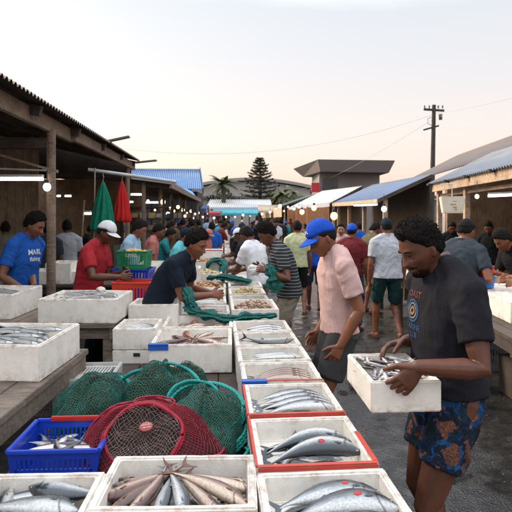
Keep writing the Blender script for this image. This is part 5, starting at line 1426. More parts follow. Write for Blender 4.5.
# hanging foam sign box
hb = empty('hanging_sign', P(452, 205, 7.4), R(-12), 'white lantern-shaped foam sign hanging from the right shed', 'sign')
mb = MB(); mb.loft([((0, 0, -.115), (1, 0, 0), (0, 1, 0), .125, .10), ((0, 0, .115), (1, 0, 0), (0, 1, 0), .17, .14)], 4, 2); 
mb = MB(); a_, b_ = (.13, .10), (.165, .13)
mb.add([V((-a_[0], -a_[1], -.12)), V((a_[0], -a_[1], -.12)), V((a_[0], a_[1], -.12)), V((-a_[0], a_[1], -.12)), V((-b_[0], -b_[1], .12)), V((b_[0], -b_[1], .12)), V((b_[0], b_[1], .12)), V((-b_[0], b_[1], .12))], [(3, 2, 1, 0), (4, 5, 6, 7), (0, 1, 5, 4), (1, 2, 6, 5), (2, 3, 7, 6), (3, 0, 4, 7)])
mb.build('sign_body', foam_mat('sign_foam', (.76, .70, .58), .3), hb, False, .006)
mb = MB()
for (x, z, w_) in ((.02, .05, .05), (.0, .01, .075), (.02, -.03, .05), (.035, -.06, .025)): mb.box((x, -.1195+.016-(z+.12)*.0-.0+(-.003)-.0, z), (w_, .03, .012), (R(7), 0, 0))
mb.build('faded_print', plain('faded_print', (.45, .33, .16), .7), hb)
MB().tube([(0, 0, .12), (0, 0, .30)], .006, 6).tube([(-.16, 0, .30), (.05, 0, .31)], .008, 6).build('hanger', plain('hanger_white', (.55, .55, .52), .5), hb)
# ---------------- blue awning, white awning, green awning
def awning(pc, px_up, pfar_corner, pfar_up, mat, label, fas, fh, name='stall_awning', waves=24):
    a, b, c, d = V(pc), V(px_up), V(pfar_up), V(pfar_corner); e = empty(name, ((a+d)/2).to_2d().to_3d(), 0, label, 'awning'); o2 = V(e.location)
    corr(a-o2, b-o2, c-o2, d-o2, waves, .018, mat, 'roof', e)
    m_ = MB(); m_.beam(a-o2+V((-.02, 0, -fh/2)), d-o2+V((-.02, 0, -fh/2)), .03, fh); m_.build('fascia', fas, e)
    m_ = MB(); m_.beam(a-o2+V((0, -.03, -.05)), b-o2+V((0, -.03, -.05)), .04, .10); m_.build('side_trim', wd2, e)
    for t in (.02, .33, .66, .98):
        q = a.lerp(d, t)-o2+V((.25, 0, 0)); m_ = MB(); m_.beam(V((q.x, q.y, 0)), V((q.x, q.y, q.z)), .12, .12); m_.build('post', pale, e)
    m_ = MB(); q1 = b-o2; q2 = c-o2; m_.quad(V((q1.x, q1.y, 0)), V((q2.x, q2.y, 0)), V((q2.x, q2.y, q2.z-.05)), V((q1.x, q1.y, q1.z-.05)), .06); m_.build('back_wall', wd2, e)
    return e
bluet = sheet_metal('blue_sheet', (.05, .10, .20), (.20, .20, .22), .3, .5); whitet = sheet_metal('white_sheet', (.42, .43, .44), (.3, .27, .24), .3, .6)
greent = sheet_metal('green_sheet', (.03, .07, .06), (.06, .06, .05), .4, .6); creamf = plain('cream_fascia', (.50, .38, .26), .7, 0, .2, 4)
awning(P(378, 199, 14.5), P(432, 174, 14.5), P(333, 203, 25), P(372, 185, 25), bluet, 'blue sheet awning above the grey-shirted walker, cream lip', creamf, .16)
awning(P(330, 203, 27), P(362, 186, 27), P(289, 207.5, 40), P(322, 191, 40), whitet, 'whitish sheet awning beyond the blue awning', whitet, .2, waves=20)
awning(P(282, 206, 42), P(328, 190, 42), P(262, 210.5, 60), P(300, 198, 60), greent, 'dark green awning beyond the white awning', creamf, .9, waves=20)
tube_lamp(P(354, 205.5, 14.6), P(377, 204.5, 14.2), 'fluorescent tube under the lip of the blue awning'); bulb(P(384, 209, 12.4), 'pear-shaped glowing bulb in front of the blue awning posts', .065, .25, bulbc)
bulb(P(334, 216, 20), 'large orange glowing bulb above the blue cap of the man in pink', .14, .5, orangem); bulb(P(314, 208, 24), 'warm orange bulb at the middle right stalls', .12, .4, orangem); bulb(P(302, 212, 28), 'warm orange bulb at the farther right stalls', .13, .4, orangem)
# stall counters and back panels with orange lamp glow put into their colour
for i, (px, D) in enumerate(((306, 30), (318, 27), (296, 36))):
    p = P(px, 216, D); e = empty('stall_counter', (p.x, D, 0), 0, ['stall front tinted with orange lamplight beyond the blue cap', 'stall front tinted with orange lamplight just left of the blue cap top', 'small stall front tinted with orange lamplight far down the right side'][i], 'stall')
    MB().box((0, 0, .45), (1.2, .6, .9)).build('counter', plain('stall_glow_tint', (.45, .20, .09), .7), e, False, .01)
    m_ = MB()
    for s_ in (-.55, .55): m_.box((s_, 0, 1.1), (.07, .07, 2.2))
    m_.box((0, .2, 1.7), (1.2, .04, .9)); m_.build('frame', plain('stall_glow_tint'if False else 'frame_glow_tint', (.40, .19, .09), .7), e)
for i, (px, D, cc, lab) in enumerate([(152, 16, (.45, .33, .18), 'yellow-fronted stall behind the second left shed posts'), (166, 19, (.42, .20, .10), 'orange-fronted stall under the second left shed'), (177, 21.5, (.40, .38, .34), 'pale stall under the second left shed'), (187, 25, (.45, .30, .12), 'amber stall at the end of the second left shed'), (198, 31, (.30, .12, .10), 'dark red stall beside the far red canopy'), (140, 14.2, (.16, .22, .18), 'greenish stall just right of the red folded umbrella')]):
    p = P(px, 216, D); e = empty('stall_counter', (p.x, D, 0), 0, lab, 'stall'); mm_ = plain('stall_paint%d' % i, cc, .7, 0, .4, 5); r4 = random.Random(i)
    MB().box((0, 0, .45), (1.3, .6, .9)).build('counter', mm_, e, False, .01)
    m_ = MB()
    for s_ in (-.6, .6): m_.box((s_, .3, 1.1), (.06, .06, 2.2))
    for zz in (1.25, 1.6, 1.95): m_.box((0, .42, zz), (1.2, .22, .03))
    m_.build('shelf_frame', wd2, e)
    for zz in (1.265, 1.615):
        for q in range(5):
            g_ = MB(); g_.box((-.48+.24*q, .42, zz+.10), (.17, .16, r4.uniform(.10, .2))); o5 = g_.build('packet', plain('packet%d' % r4.randrange(5), [(.5, .4, .2), (.45, .1, .08), (.5, .5, .47), (.1, .2, .4), (.4, .25, .1)][r4.randrange(5)], .6), e, False, .01)
# ---------------- distant buildings
br = empty('building', P(172, 216, 27).to_2d().to_3d(), 0, 'building with a broad blue corrugated roof beyond the left sheds', 'building'); o_ = V(br.location)
a, b, c, d = P(118, 188, 27), P(203, 189, 27), P(200, 169, 31), P(128, 168.5, 31)
blue_roof = sheet_metal('blue_roof', (.05, .17, .38), (.05, .12, .26), .3, .5)
corr(a-o_, d-o_, c-o_, b-o_, 40, .03, blue_roof, 'roof', br)
MB().box((-.55, 2.2, (a.z-.1)/2), (3.6, 3.0, a.z-.2)).build('wall', plain('dark_wall', (.03, .03, .035), .8), br)
MB().beam(V((b.x, b.y, b.z-.1))-o_, V((c.x, c.y, c.z-.05))-o_, .06, .3).build('gable_trim', plain('trim_navy', (.03, .06, .12), .6), br)
bt_ = empty('tarp_canopy', P(190, 216, 24).to_2d().to_3d(), 0, 'small light blue tarp canopy below the blue roof', 'canopy'); o_ = V(bt_.location)
corr(P(176, 192, 23)-o_, P(172, 186, 25)-o_, P(190, 188, 28)-o_, P(199, 201, 25)-o_, 12, .02, plain('sky_tarp', (.12, .36, .62), .6), 'canopy_sheet', bt_)
MB().tube([P(198, 201, 25)-o_, V((P(198, 201, 25).x, 25, 0))-o_], .04).build('pole', beamw, bt_)
# warehouse
wh = empty('warehouse', (P(250, 216, 75).x, 75, 0), 0, 'long grey warehouse with a low curved roof at the end of the lane', 'warehouse'); mb = MB(); n = 24
w0, w1 = P(190, 200, 75), P(310, 200, 75); W_ = (w1.x-w0.x)
vs = []
for yy in (0, 30):
    for i in range(n+1):
        t = i/n; vs.append(V((-W_/2+W_*t, yy, P(0, 190-10.5*math.sin(math.pi*(.08+t*.84))+2, 75).z)))
    for i in range(n+1): vs.append(V((-W_/2+W_*i/n, yy, 0)))
k_ = n+1; fs = []
for i in range(n):
    fs += [(i, i+1, k_+i+1, k_+i), (2*k_+i+1, 2*k_+i, 3*k_+i, 3*k_+i+1)]
mb.add(vs, fs+[(0, k_, 3*k_, 2*k_), (n, 2*k_+n, 3*k_+n, k_+n)]); mb.build('wall', plain('warehouse_wall', (.40, .37, .355), .8, 0, .12, .1), wh)
mb = MB(); vs = []
for yy in (-.6, 30.5):
    for dz in (.12, .55):
        for i in range(n+1): vs.append(V((-W_/2-.3+(W_+.6)*i/n, yy, P(0, 190-10.5*math.sin(math.pi*(.08+i/n*.84))+2, 75).z+dz)))
fs = []
for i in range(n): fs += [(i, i+1, k_+i+1, k_+i), (k_+i, k_+i+1, 3*k_+i+1, 3*k_+i), (2*k_+i, 3*k_+i, 3*k_+i+1, 2*k_+i+1), (i, 2*k_+i, 2*k_+i+1, i+1)]
mb.add(vs, fs); mb.build('roof', plain('warehouse_roof', (.30, .29, .29), .6, 0, .15, .3), wh)
MB().box((0, -.3, P(0, 197.5, 75).z), (W_*.98, .5, .35)).build('ledge', plain('ledge_grey', (.12, .12, .12), .8), wh)
def slab_canopy(x0, x1, y0, y1, D, depth, mat, label, legs=4):
    a, b = P(x0, y1, D), P(x1, y1, D); zt = P(0, y0, D+depth).z; e = empty('market_canopy', ((a.x+b.x)/2, D, 0), 0, label, 'canopy'); o2 = V(e.location)
    corr(a-o2, V((a.x, D+depth, zt))-o2, V((b.x, D+depth, zt))-o2, b-o2, 30, .05, mat, 'roof', e, per=4)
    m_ = MB(); m_.beam(a-o2+V((0, -.03, -.08)), b-o2+V((0, -.03, -.08)), .05, .16); m_.build('fascia', mat, e)
    for i in range(legs):
        q = a.lerp(b, (i+.1)/(legs-.8)); m_ = MB(); m_.beam(V((q.x, D+.3, 0))-o2, V((q.x, D+.3, a.z))-o2, .12, .12); m_.build('post', wd2, e)
slab_canopy(206, 272, 199.5, 207.5, 52, 5, plain('canopy_white', (.50, .52, .54), .6, 0, .06, 1), 'long pale canopy in front of the warehouse')
slab_canopy(211, 258, 208.5, 213.5, 44, 3, plain('canopy_teal', (.05, .34, .42), .6, 0, .1, 1), 'teal canopy below the long pale one')
slab_canopy(196, 220, 211.3, 213.6, 33, 2.5, plain('canopy_red', (.42, .08, .09), .6, 0, .1, 1), 'red canopy at the far left end of the crowd', 2)
slab_canopy(186, 206, 206, 209.5, 29, 2, plain('canopy_blue', (.05, .12, .30), .6, 0, .1, 1), 'dark blue canopy with a pale edge left of the red one', 2)
slab_canopy(258, 286, 205, 211, 48, 3, plain('canopy_cream', (.52, .44, .34), .6, 0, .1, 1), 'cream canopy at the far end of the right stalls', 3)
# dark flat-roofed building
fb = empty('building', (P(350, 216, 48).x, 48, 0), 0, 'building with a flared dark flat roof behind the right awnings', 'building'); mb = MB(); sc_ = 48/512
x = lambda p: (p-350)*sc_
zt, zb = P(0, 160, 48).z, P(0, 170.5, 48).z
mb.add([V((x(320), -.35, zb-.15)), V((x(388), -.35, zb-.25)), V((x(386), 8, zb-.25)), V((x(311), 8, zb)), V((x(317), -.6, zt)), V((x(393.5), -.6, zt-.1)), V((x(393.5), 9, zt-.1)), V((x(300), 9, zt))], [(3, 2, 1, 0), (4, 5, 6, 7), (0, 1, 5, 4), (1, 2, 6, 5), (2, 3, 7, 6), (3, 0, 4, 7)])
mb.build('roof', plain('flat_roof', (.15, .125, .118), .8, 0, .1, .5), fb, False, .03)
MB().box((x(352), 4.5, zb/2), (62*sc_, 6.4, zb-.05)).build('wall', plain('flat_wall', (.26, .24, .23), .8, 0, .15, .4), fb, False, .02)
MB().box((x(316.5), .9, P(0, 187, 48).z), (8*sc_, .25, .9)).build('signboard', plain('red_signboard', (.5, .03, .03), .5), fb)
MB().box((x(332), 1.2, P(0, 183, 48).z), (1.4, .08, 1.1)).build('window', plain('dark_window', (.05, .06, .07), .2), fb)
# distant low skyline houses
for i, (x0, x1, yt, D, col, lab) in enumerate([(286, 312, 190, 80, (.30, .27, .25), 'pale house beyond the trees left of the flared-roof building'), (398, 440, 196, 60, (.2, .18, .17), 'low building behind the blue awning'), (150, 192, 200, 70, (.16, .15, .15), 'low building behind the second left shed')]):
    a, b = P(x0, yt, D), P(x1, yt, D); e = empty('building', ((a.x+b.x)/2, D, 0), 0, lab, 'building')
    MB().box((0, 3, a.z/2-.2), (b.x-a.x, 6, a.z-.4)).build('wall', plain('house%d' % i, col, .8, 0, .15, .5), e)
    MB().box((0, 3, a.z-.1), (b.x-a.x+.8, 6.8, .3)).build('roof', MATS['flat_roof'], e)
# ---------------- power pole and wires
pw = wood('pole_wood', (.06, .048, .040), (6, 6, 1)); Dp = 30
pt = P(434, 105, Dp); pe = empty('power_pole', (P(431, 216, Dp).x, Dp, 0), 0, 'dark wooden power pole with crossarms above the right roof', 'utility pole'); o_ = V(pe.location)
MB().tube([(0, 0, 0), (pt.x-o_.x, 0, pt.z)], [.17, .11], 12).build('pole', pw, pe, True)
cx_ = pt.x-o_.x
MB().beam((cx_-.60, 0, P(0, 109, Dp).z-.02), (cx_+.56, -.1, P(0, 110, Dp).z-.06), .10, .12).build('crossarm', pw, pe)
MB().beam((cx_-.62, 0, P(0, 130, Dp).z), (cx_+.25, -.1, P(0, 126, Dp).z), .08, .09).build('crossarm', pw, pe)
for xx in (-.55, -.28, .25, .5):
    MB().lathe([(.02, 0), (.05, .03), (.035, .07), (.055, .11), (.04, .16), (.01, .2)], 10, (cx_+xx, 0, P(0, 109, Dp).z+.03)).build('insulator', plain('insulator', (.12, .09, .08), .3), pe, True)
MB().tube([(cx_+.35, -.1, P(0, 120, Dp).z), (cx_+.35, -.1, P(0, 114.5, Dp).z)], .10, 12).build('fuse_can', plain('can_dark', (.06, .06, .06), .5), pe, True)
MB().tube([(cx_-.1, -.1, P(0, 117, Dp).z), (cx_-.4, -.1, P(0, 119, Dp).z), (cx_-.4, -.1, P(0, 124, Dp).z), (cx_-.1, -.1, P(0, 126, Dp).z)], .015, 5).build('jumper_wire', plain('wire_dark', (.05, .05, .05), .6), pe)
def wire(a, b, sag, label, r=.009):
    a, b = V(a), V(b); pts = [a.lerp(b, i/24)-V((0, 0, sag*4*(i/24)*(1-i/24))) for i in range(25)]
    tag(MB().tube(pts, r, 5).build('overhead_wire', plain('wire_grey', (.50, .48, .47), .7)), label, 'wire')
wm = pt+V((.5, 0, 0))
wire(P(437, 113, Dp), P(560, 84, 22), .15, 'overhead wire rising to the upper right from the power pole'); wire(P(438, 114, Dp), P(560, 136, 20), .2, 'upper of two wires falling right from the power pole'); wire(P(438, 115, Dp), P(560, 156, 20), .2, 'lower of two wires falling right from the power pole')
wire(P(432, 115, Dp), P(120, 148, 30), 1.1, 'long overhead wire crossing the sky to the left of the power pole'); wire(P(432, 120, Dp), P(300, 190, 60), .4, 'overhead wire dropping left from the power pole towards the flared roof')
# ---------------- trees
def leafmat(n, c): return plain(n, c, .7, 0, .4, .6, .0)
def norfolk(px, D, ytop, label):
    base = P(px, 216, D); H = P(0, ytop, D).z; e = empty('norfolk_pine', (base.x, D, 0), 0, label, 'tree'); r2 = random.Random(3)
    MB().tube([(0, 0, 0), (0, 0, H*.98)], [.45, .05], 8).build('trunk', plain('bark', (.07, .055, .045), .9), e)
    mb = MB(); wm_ = MB(); z = H*.99; t = 0
    zb = 2.2
    while z > zb:
        f = (H-z)/(H-zb); L = .35+2.95*f**.85*(1 if f < .8 else 1-(f-.8)*.7)*1.0; n_ = 7
        for k in range(n_):
            a = 2*math.pi*(k+r2.random()*.4)/n_+t; L2 = L*r2.uniform(.8, 1.12)
            dv = V((math.cos(a), math.sin(a), .12-.1*f)); tip = V((0, 0, z))+dv*L2+V((0, 0, .12*L2)); wm_.tube([(0, 0, z), V((0, 0, z))+dv*L2*.6, tip], [.04, .03, .012], 4)
            m_ = int(16+44*L2/2)
            for q in range(m_):
                s_ = r2.uniform(.18, 1); p = V((0, 0, z))+dv*L2*s_+V((0, 0, .1*L2*s_*s_)); sd_ = V((-math.sin(a), math.cos(a), 0))*r2.uniform(-1, 1)*.38*L2*(1.1-s_)
                p = p+sd_+V((0, 0, r2.uniform(-.05, .10))); l_ = .17; o1 = V((r2.uniform(-1, 1), r2.uniform(-1, 1), r2.uniform(-.4, .9)))*l_; o2 = V((r2.uniform(-1, 1), r2.uniform(-1, 1), r2.uniform(-.3, .6)))*l_*.6
                mb.add([p-o1, p+o2, p+o1, p-o2], [(0, 1, 2, 3)])
        z -= .28+.34*f; t += .5
    wm_.build('branches', MATS['bark'], e); mb.build('crown', leafmat('pine_leaf', (.060, .062, .036)), e, fixn=False)
norfolk(260, 62, 158.5, 'tall tiered pine standing behind the warehouse')
def palm(px, D, ytop, ybase, n, L, label, seed, colr=(.10, .12, .045)):
    base = P(px, 216, D); H = P(0, ytop+9, D).z; e = empty('palm_tree', (base.x, D, 0), 0, label, 'tree'); r2 = random.Random(seed)
    MB().tube([(0, 0, 0), (.1, 0, H*.5), (0, 0, H)], [.32, .26, .22], 8).build('trunk', MATS['bark'], e)
    mb = MB()
    for k in range(n):
        a = 2*math.pi*k/n+r2.uniform(-.2, .2); el = r2.uniform(-.2, 1.25); d0 = V((math.cos(a)*math.cos(el), math.sin(a)*math.cos(el), math.sin(el))); p = V((0, 0, H)); pts = [p]; Lk = L*r2.uniform(.8, 1.1); m_ = 10
        for i in range(m_):
            d0 = (d0+V((0, 0, -.16))).normalized(); p = p+d0*Lk/m_; pts.append(p)
        mb.tube(pts, [.035]+[.025]*(m_-1)+[.008], 4)
        for i in range(1, m_+1):
            for h in range(4):
                q = pts[i-1].lerp(pts[i], h/4); tg_ = (pts[i]-pts[i-1]).normalized(); sd_ = tg_.cross(V((0, 0, 1))); sd_ = sd_.normalized() if sd_.length > .05 else V((1, 0, 0))
                for s_ in (-1, 1):
                    ll = Lk*.22*math.sin(math.pi*min(.95, (i+h/4)/m_*.8+.15)); tip = q+(sd_*s_*.8+tg_*.55+V((0, 0, -.35))).normalized()*ll; w_ = tg_*.045
                    mb.add([q-w_, q+w_, tip+w_*.3, tip-w_*.3], [(0, 1, 2, 3)])
    mb.build('crown', leafmat('palm_leaf%d' % seed, colr), e, fixn=False)
palm(223, 55, 176, 0, 22, 2.0, 'palm tree with arching fronds in front of the warehouse', 5)
palm(281, 60, 186, 0, 20, 2.2, 'small palm left of the flared-roof building', 8, (.12, .13, .05)); palm(293, 64, 184, 0, 18, 2.2, 'small palm touching the flared-roof building', 9, (.11, .12, .05))
def bush(px, D, ytop, rad, label, seed, col=(.05, .055, .025)):
    base = P(px, 216, D); H = P(0, ytop, D).z; e = empty('tree', (base.x, D, 0), 0, label, 'tree'); r2 = random.Random(seed)
    MB().tube([(0, 0, 0), (0, 0, H*.7)], [.25, .1], 7).build('trunk', MATS['bark'], e); mb = MB()
    cl = [(V((r2.uniform(-1, 1)*rad*.7, r2.uniform(-.7, .7)*rad, H-rad*.5-abs(r2.gauss(0, .5))*rad)), rad*r2.uniform(.25, .5)) for _ in range(22)]
    for c_, r_ in cl:
        for q in range(110):
            d_ = V((r2.gauss(0, 1), r2.gauss(0, 1), r2.gauss(0, 1))).normalized()*r_*r2.uniform(.5, 1.05); p = c_+d_; l_ = .14; o1 = V((r2.uniform(-1, 1), r2.uniform(-1, 1), r2.uniform(-1, 1)))*l_; o2 = V((r2.uniform(-1, 1), r2.uniform(-1, 1), r2.uniform(-1, 1)))*l_
            mb.add([p-o1, p+o2, p+o1, p-o2], [(0, 1, 2, 3)])
    mb.build('crown', leafmat('bush_leaf%d' % seed, col), e, fixn=False)
bush(221, 60, 190, 1.7, 'dense green tree around the foot of the palm', 2); bush(286, 66, 193, 2.4, 'bushy tree right of the long pale canopy', 4, (.11, .11, .04)); bush(274, 70, 196, 1.8, 'low bushy tree at the end of the pale canopy', 6)
# ================================================================= THE PEOPLE
hero = {}
# --- man in dark t-shirt carrying a box
oC = foam_box(.565, 2.155, .948, .275, .40, .122, R(3), 'small white foam box of little fish carried by the man in the dark t-shirt', .06, wall=.018)
dC = (.275, .40, .122); rnd = random.Random(21)
for i in range(46):
    x, y = -.085+.17*((i*.618) % 1), .155-.31*i/46
    fish('sardine', rnd.uniform(.11, .15), W2(oC, x, y, .092+.022*rnd.random()), rnd.uniform(.3, 2.8)+(math.pi if rnd.random() < .4 else 0), rnd.uniform(-.9, .9), rnd.uniform(-.15, .15), .12, True if i > 16 else False, 'little silver and red fish in the carried box', 'little fish in the carried box')
def wp(px, py, D): return tuple(P(px, py, D))
H1 = make_person(loc=(.84, 2.25), face_deg=101, H=1.79, lean=3.5, neck_fwd=.02, ndrop=.035, head=(4, 25, 0), hands=[wp(418, 367, 1.92), wp(406, 341, 2.36)], tone='skin_dark', shirt='charcoal', bottom='shorts',
    hemz=.0, bcol=cloth('floral_cloth', (.1, .1, .1), 'floral'), hair=dict(off=.009, top=.018, front=.010, amp=.006, freq=52), vox=.0062, hero=True, curl=(.55, .5), hnorm=((0, -1, .15), (.0, .35, .95)), hdir=((-.62, .0, -.72), (-1, -.1, -.18)),
    label='man in a dark printed t-shirt and floral shorts carrying a box of fish', feet=((-.11, .05), (.11, -.10)), girth=1.0, elbow=((-.25, -1, -.7), (.2, -1, -.6)), hs=.97, shortl=.62)
# goatee
def on_body(Hh, name, mat, pts2d, off=.002): pass
tree1 = None
# --- man in pink t-shirt and blue cap
H2 = make_person(loc=(.565, 3.50), face_deg=99, H=1.76, hemz=-.02, lean=3, ndrop=.02, girth=.86, head=(4, 30, 0), hands=[(.545, 3.30, .865), (.44, 3.66, .875)], tone='skin_brown', shirt='pink', bottom='shorts', bcol='greyshort', hair={}, cap=('cap', 'royal'),
    vox=.0065, hero=True, curl=(.5, .5), label='man in a pink t-shirt and bright blue cap looking down at the boxes', hs=1.03, shortl=.66, elbow=((-.3, -1, -.2), (.3, -1, -.2)), feet=((-.10, .04), (.10, -.06)))
# --- man in navy shirt bending
H3 = make_person(loc=(-.83, 4.62), face_deg=-104, H=1.72, lean=33, head=(-6, 22, 0), hands=[wp(212, 293, 4.75), wp(211, 295, 4.45)], tone='skin_brown', shirt='navy', bottom='shorts', bcol='khaki', hair=dict(off=.012, top=.018, front=.008),
    vox=.0075, hero=True, label='man in a navy t-shirt bending over the net and fish', curl=(.7, .7), hs=1.03)
# --- striped shirt
H4 = make_person(loc=(.33, 5.4), face_deg=92, H=1.72, lean=16, head=(0, 32, 0), hands=[wp(266, 271, 5.2), wp(259, 268, 5.55)], tone='skin_deep', shirt=cloth('stripe_cloth', (.03, .03, .03), 'stripe'), bottom='shorts', bcol='khaki',
    hair=dict(off=.013, top=.020, front=.01), vox=.0085, hero=True, label='man in a dark striped t-shirt holding a white bag and teal net', curl=(.6, .6))
# --- blue t-shirt
H5 = make_person(loc=(-2.40, 5.25), face_deg=-106, H=1.80, lean=8, head=(8, 24, 0), hands=[wp(34, 286, 5.1), wp(24, 290, 4.95)], tone='skin_brown', shirt='blue', bottom='trousers', bcol='denim', hair=dict(off=.012, top=.016), vox=.0085, hero=True,
    label='man in a bright blue t-shirt behind the left boxes', curl=(.5, .5))
# --- red polo
H6 = make_person(loc=(-1.74, 5.35), face_deg=-100, H=1.73, lean=13, head=(0, 28, 0), hands=[wp(124, 272, 5.35), wp(119, 277, 5.05)], tone='skin_dark', shirt='red', bottom='trousers', bcol='black', hair={}, cap=('cap', 'white'), vox=.0085, hero=True,
    label='man in a red polo shirt and white cap reaching to a red crate', curl=(.6, .6))
# --- grey shirt walking away
H7 = make_person(loc=(1.80, 7.0), face_deg=4, H=1.71, lean=2, head=(0, 5, 0), tone='skin_brown', shirt='lightgrey', bottom='shorts', bcol='darkgreen', hair={}, cap=('cap', 'navy'), vox=.009, hero=True,
    label='man in a light grey t-shirt and dark cap walking away up the lane', feet=((-.12, .16), (.13, -.14, .05)), girth=1.1, curl=(.5, .5))
heroes = (H1, H2, H3, H4, H5, H6, H7)
# prints on shirts
def shirt_tree(Hh):
    me = Hh['shirt'].data; return BVHTree.FromPolygons([v.co[:] for v in me.vertices], [tuple(p.vertices) for p in me.polygons])
def decal(Hh, org, dirv, polys, mat, name='print', off=.0025, tree=None, up=V((0, 0, 1)), target=None):
    """project 2D shapes onto the shirt from the front"""
    t = tree or shirt_tree(Hh); dirv = V(dirv).normalized(); rt = dirv.cross(up).normalized(); u2 = rt.cross(dirv)
    mb = MB()
    for poly in polys:
        # poly: (cx, cy, w, h, ang) bar, diced so that it follows the folds
        cx, cy, w_, h_, ang = poly; nx_, ny_ = max(1, int(w_/.006)), max(1, int(h_/.006)); g_ = {}
        ok = True
        for i in range(nx_+1):
            for j in range(ny_+1):
                a = (i/nx_-.5)*w_; b = (j/ny_-.5)*h_; x = cx+a*math.cos(ang)-b*math.sin(ang); y = cy+a*math.sin(ang)+b*math.cos(ang)
                h = t.ray_cast(V(org)-dirv*.5+rt*x+u2*y, dirv)
                if h[0] is None: ok = False; break
                g_[(i, j)] = h[0]-dirv*off
            if not ok: break
        if not ok: continue
        vs = [g_[(i, j)] for i in range(nx_+1) for j in range(ny_+1)]; vs += [v+dirv*.0015 for v in vs]; K = (nx_+1)*(ny_+1)
        fs = []
        for i in range(nx_):
            for j in range(ny_):
                a = i*(ny_+1)+j; q = (a, a+1, a+ny_+2, a+ny_+1); fs += [q, tuple(k+K for k in reversed(q))]
        mb.add(vs, fs)
    if mb.v: return mb.build(name, mat, Hh['shirt'], fixn=False)
def ring_polys(cx, cy, r, n, w_, h_): return [(cx+r*math.cos(a), cy+r*math.sin(a), w_, h_, a+math.pi/2) for a in [2*math.pi*i/n for i in range(n)]]
def text_decal(Hh, org, dirv, items, mat, tree, off=.0022):
    """lettering printed on the shirt: items of (text, x, y, size)"""
    dirv = V(dirv).normalized(); rt = dirv.cross(V((0, 0, 1))).normalized(); u2 = rt.cross(dirv)
    for txt, x0, y0, size in items:
        cu = bpy.data.curves.new('t', 'FONT'); cu.body = txt; cu.size = size; cu.align_x = 'CENTER'; cu.offset = size*.022; cu.resolution_u = 3
        ob = bpy.data.objects.new('t', cu); C.objects.link(ob); bpy.context.view_layer.update()
        me = bpy.data.meshes.new_from_object(ob.evaluated_get(bpy.context.evaluated_depsgraph_get())); bpy.data.objects.remove(ob)
        bm = bmesh.new(); bm.from_mesh(me); bmesh.ops.triangulate(bm, faces=bm.faces)
        for _ in range(3):
            es = [e for e in bm.edges if e.calc_length() > .008]
            if not es: break
            bmesh.ops.subdivide_edges(bm, edges=es, cuts=1); bmesh.ops.triangulate(bm, faces=bm.faces)
        bad = []
        for v in bm.verts:
            h = tree.ray_cast(V(org)-dirv*.5+rt*(v.co.x+x0)+u2*(v.co.y+y0), dirv)
            if h[0] is None: bad.append(v)
            else: v.co = h[0]-dirv*off
        bmesh.ops.delete(bm, geom=bad, context='VERTS')
        bm.to_mesh(me); bm.free(); me.materials.clear(); me.materials.append(mat)
        o = bpy.data.objects.new('print', me); C.objects.link(o); o.parent = Hh['shirt']
t1 = shirt_tree(H1); c1 = H1['spine'](.30)[0]; dv = (-.20, -1, 0)   # local: looking at the chest from the front
oc = V((0.0, 0, c1.z-.0))
blu = plain('print_blue', (.012, .055, .13), .8, 0, .3, 60); redp_ = plain('print_red', (.11, .022, .03), .8, 0, .3, 60); whp = plain('print_white', (.20, .22, .25), .8, 0, .3, 60); orp = plain('print_orange', (.22, .10, .045), .8)
px0 = -.01
text_decal(H1, oc, dv, [('COAST', px0, .080, .040)], redp_, t1)
decal(H1, oc, dv, ring_polys(px0, .02, .046, 22, .016, .010), blu, tree=t1); decal(H1, oc, dv, ring_polys(px0, .02, .032, 16, .014, .006), whp, tree=t1)
decal(H1, oc, dv, ring_polys(px0, .02, .014, 8, .014, .012), orp, tree=t1); decal(H1, oc, dv, [(px0+.02, .04, .03, .012, .6), (px0-.02, .0, .03, .012, .6)], blu, tree=t1)
text_decal(H1, oc, dv, [('MARINE', px0, -.062, .036), ('CLUB', px0, -.096, .032)], blu, t1)
t5 = shirt_tree(H5); c5 = V((0, 0, H5['spine'](.33)[0].z)); wpr = plain('print_bright', (.62, .64, .66), .8)
text_decal(H5, c5, (0, -1, 0), [('MARL', 0, .01, .075), ('fishing', 0, -.055, .060)], wpr, t5)
t4 = shirt_tree(H4); c4 = V((0, 0, H4['spine'](.32)[0].z)); text_decal(H4, c4, (0, -1, .0), [('AMBER', 0, .03, .05)], MATS['print_white'], t4)
# cap mark on the blue cap
mb = MB(); A4 = H2['A4']
def capp(x, z, o=0):
    d_ = np.array([[x/.10, math.sqrt(max(.01, 1-(x/.10)**2-(z/.14)**2)), z/.14]]); b_ = head_surface(d_, 0, False)[0]; n_ = V(b_).normalized(); return V(b_)+n_*(.013+o)+V((0, 0, .006))
for (x0, z0, x1, z1) in ((-.034, .080, -.012, .094), (-.020, .094, -.006, .078), (-.006, .078, .008, .096), (.004, .094, .020, .090), (.020, .090, .024, .080)):
    pts = [A4 @ capp(x0+(x1-x0)*k/5+.0, z0+(z1-z0)*k/5, .0012) for k in range(6)]
    mb.tube(pts, .0026, 6, round_=True)
mb.build('cap_mark', plain('cap_white', (.62, .62, .64), .8), H2['root'])
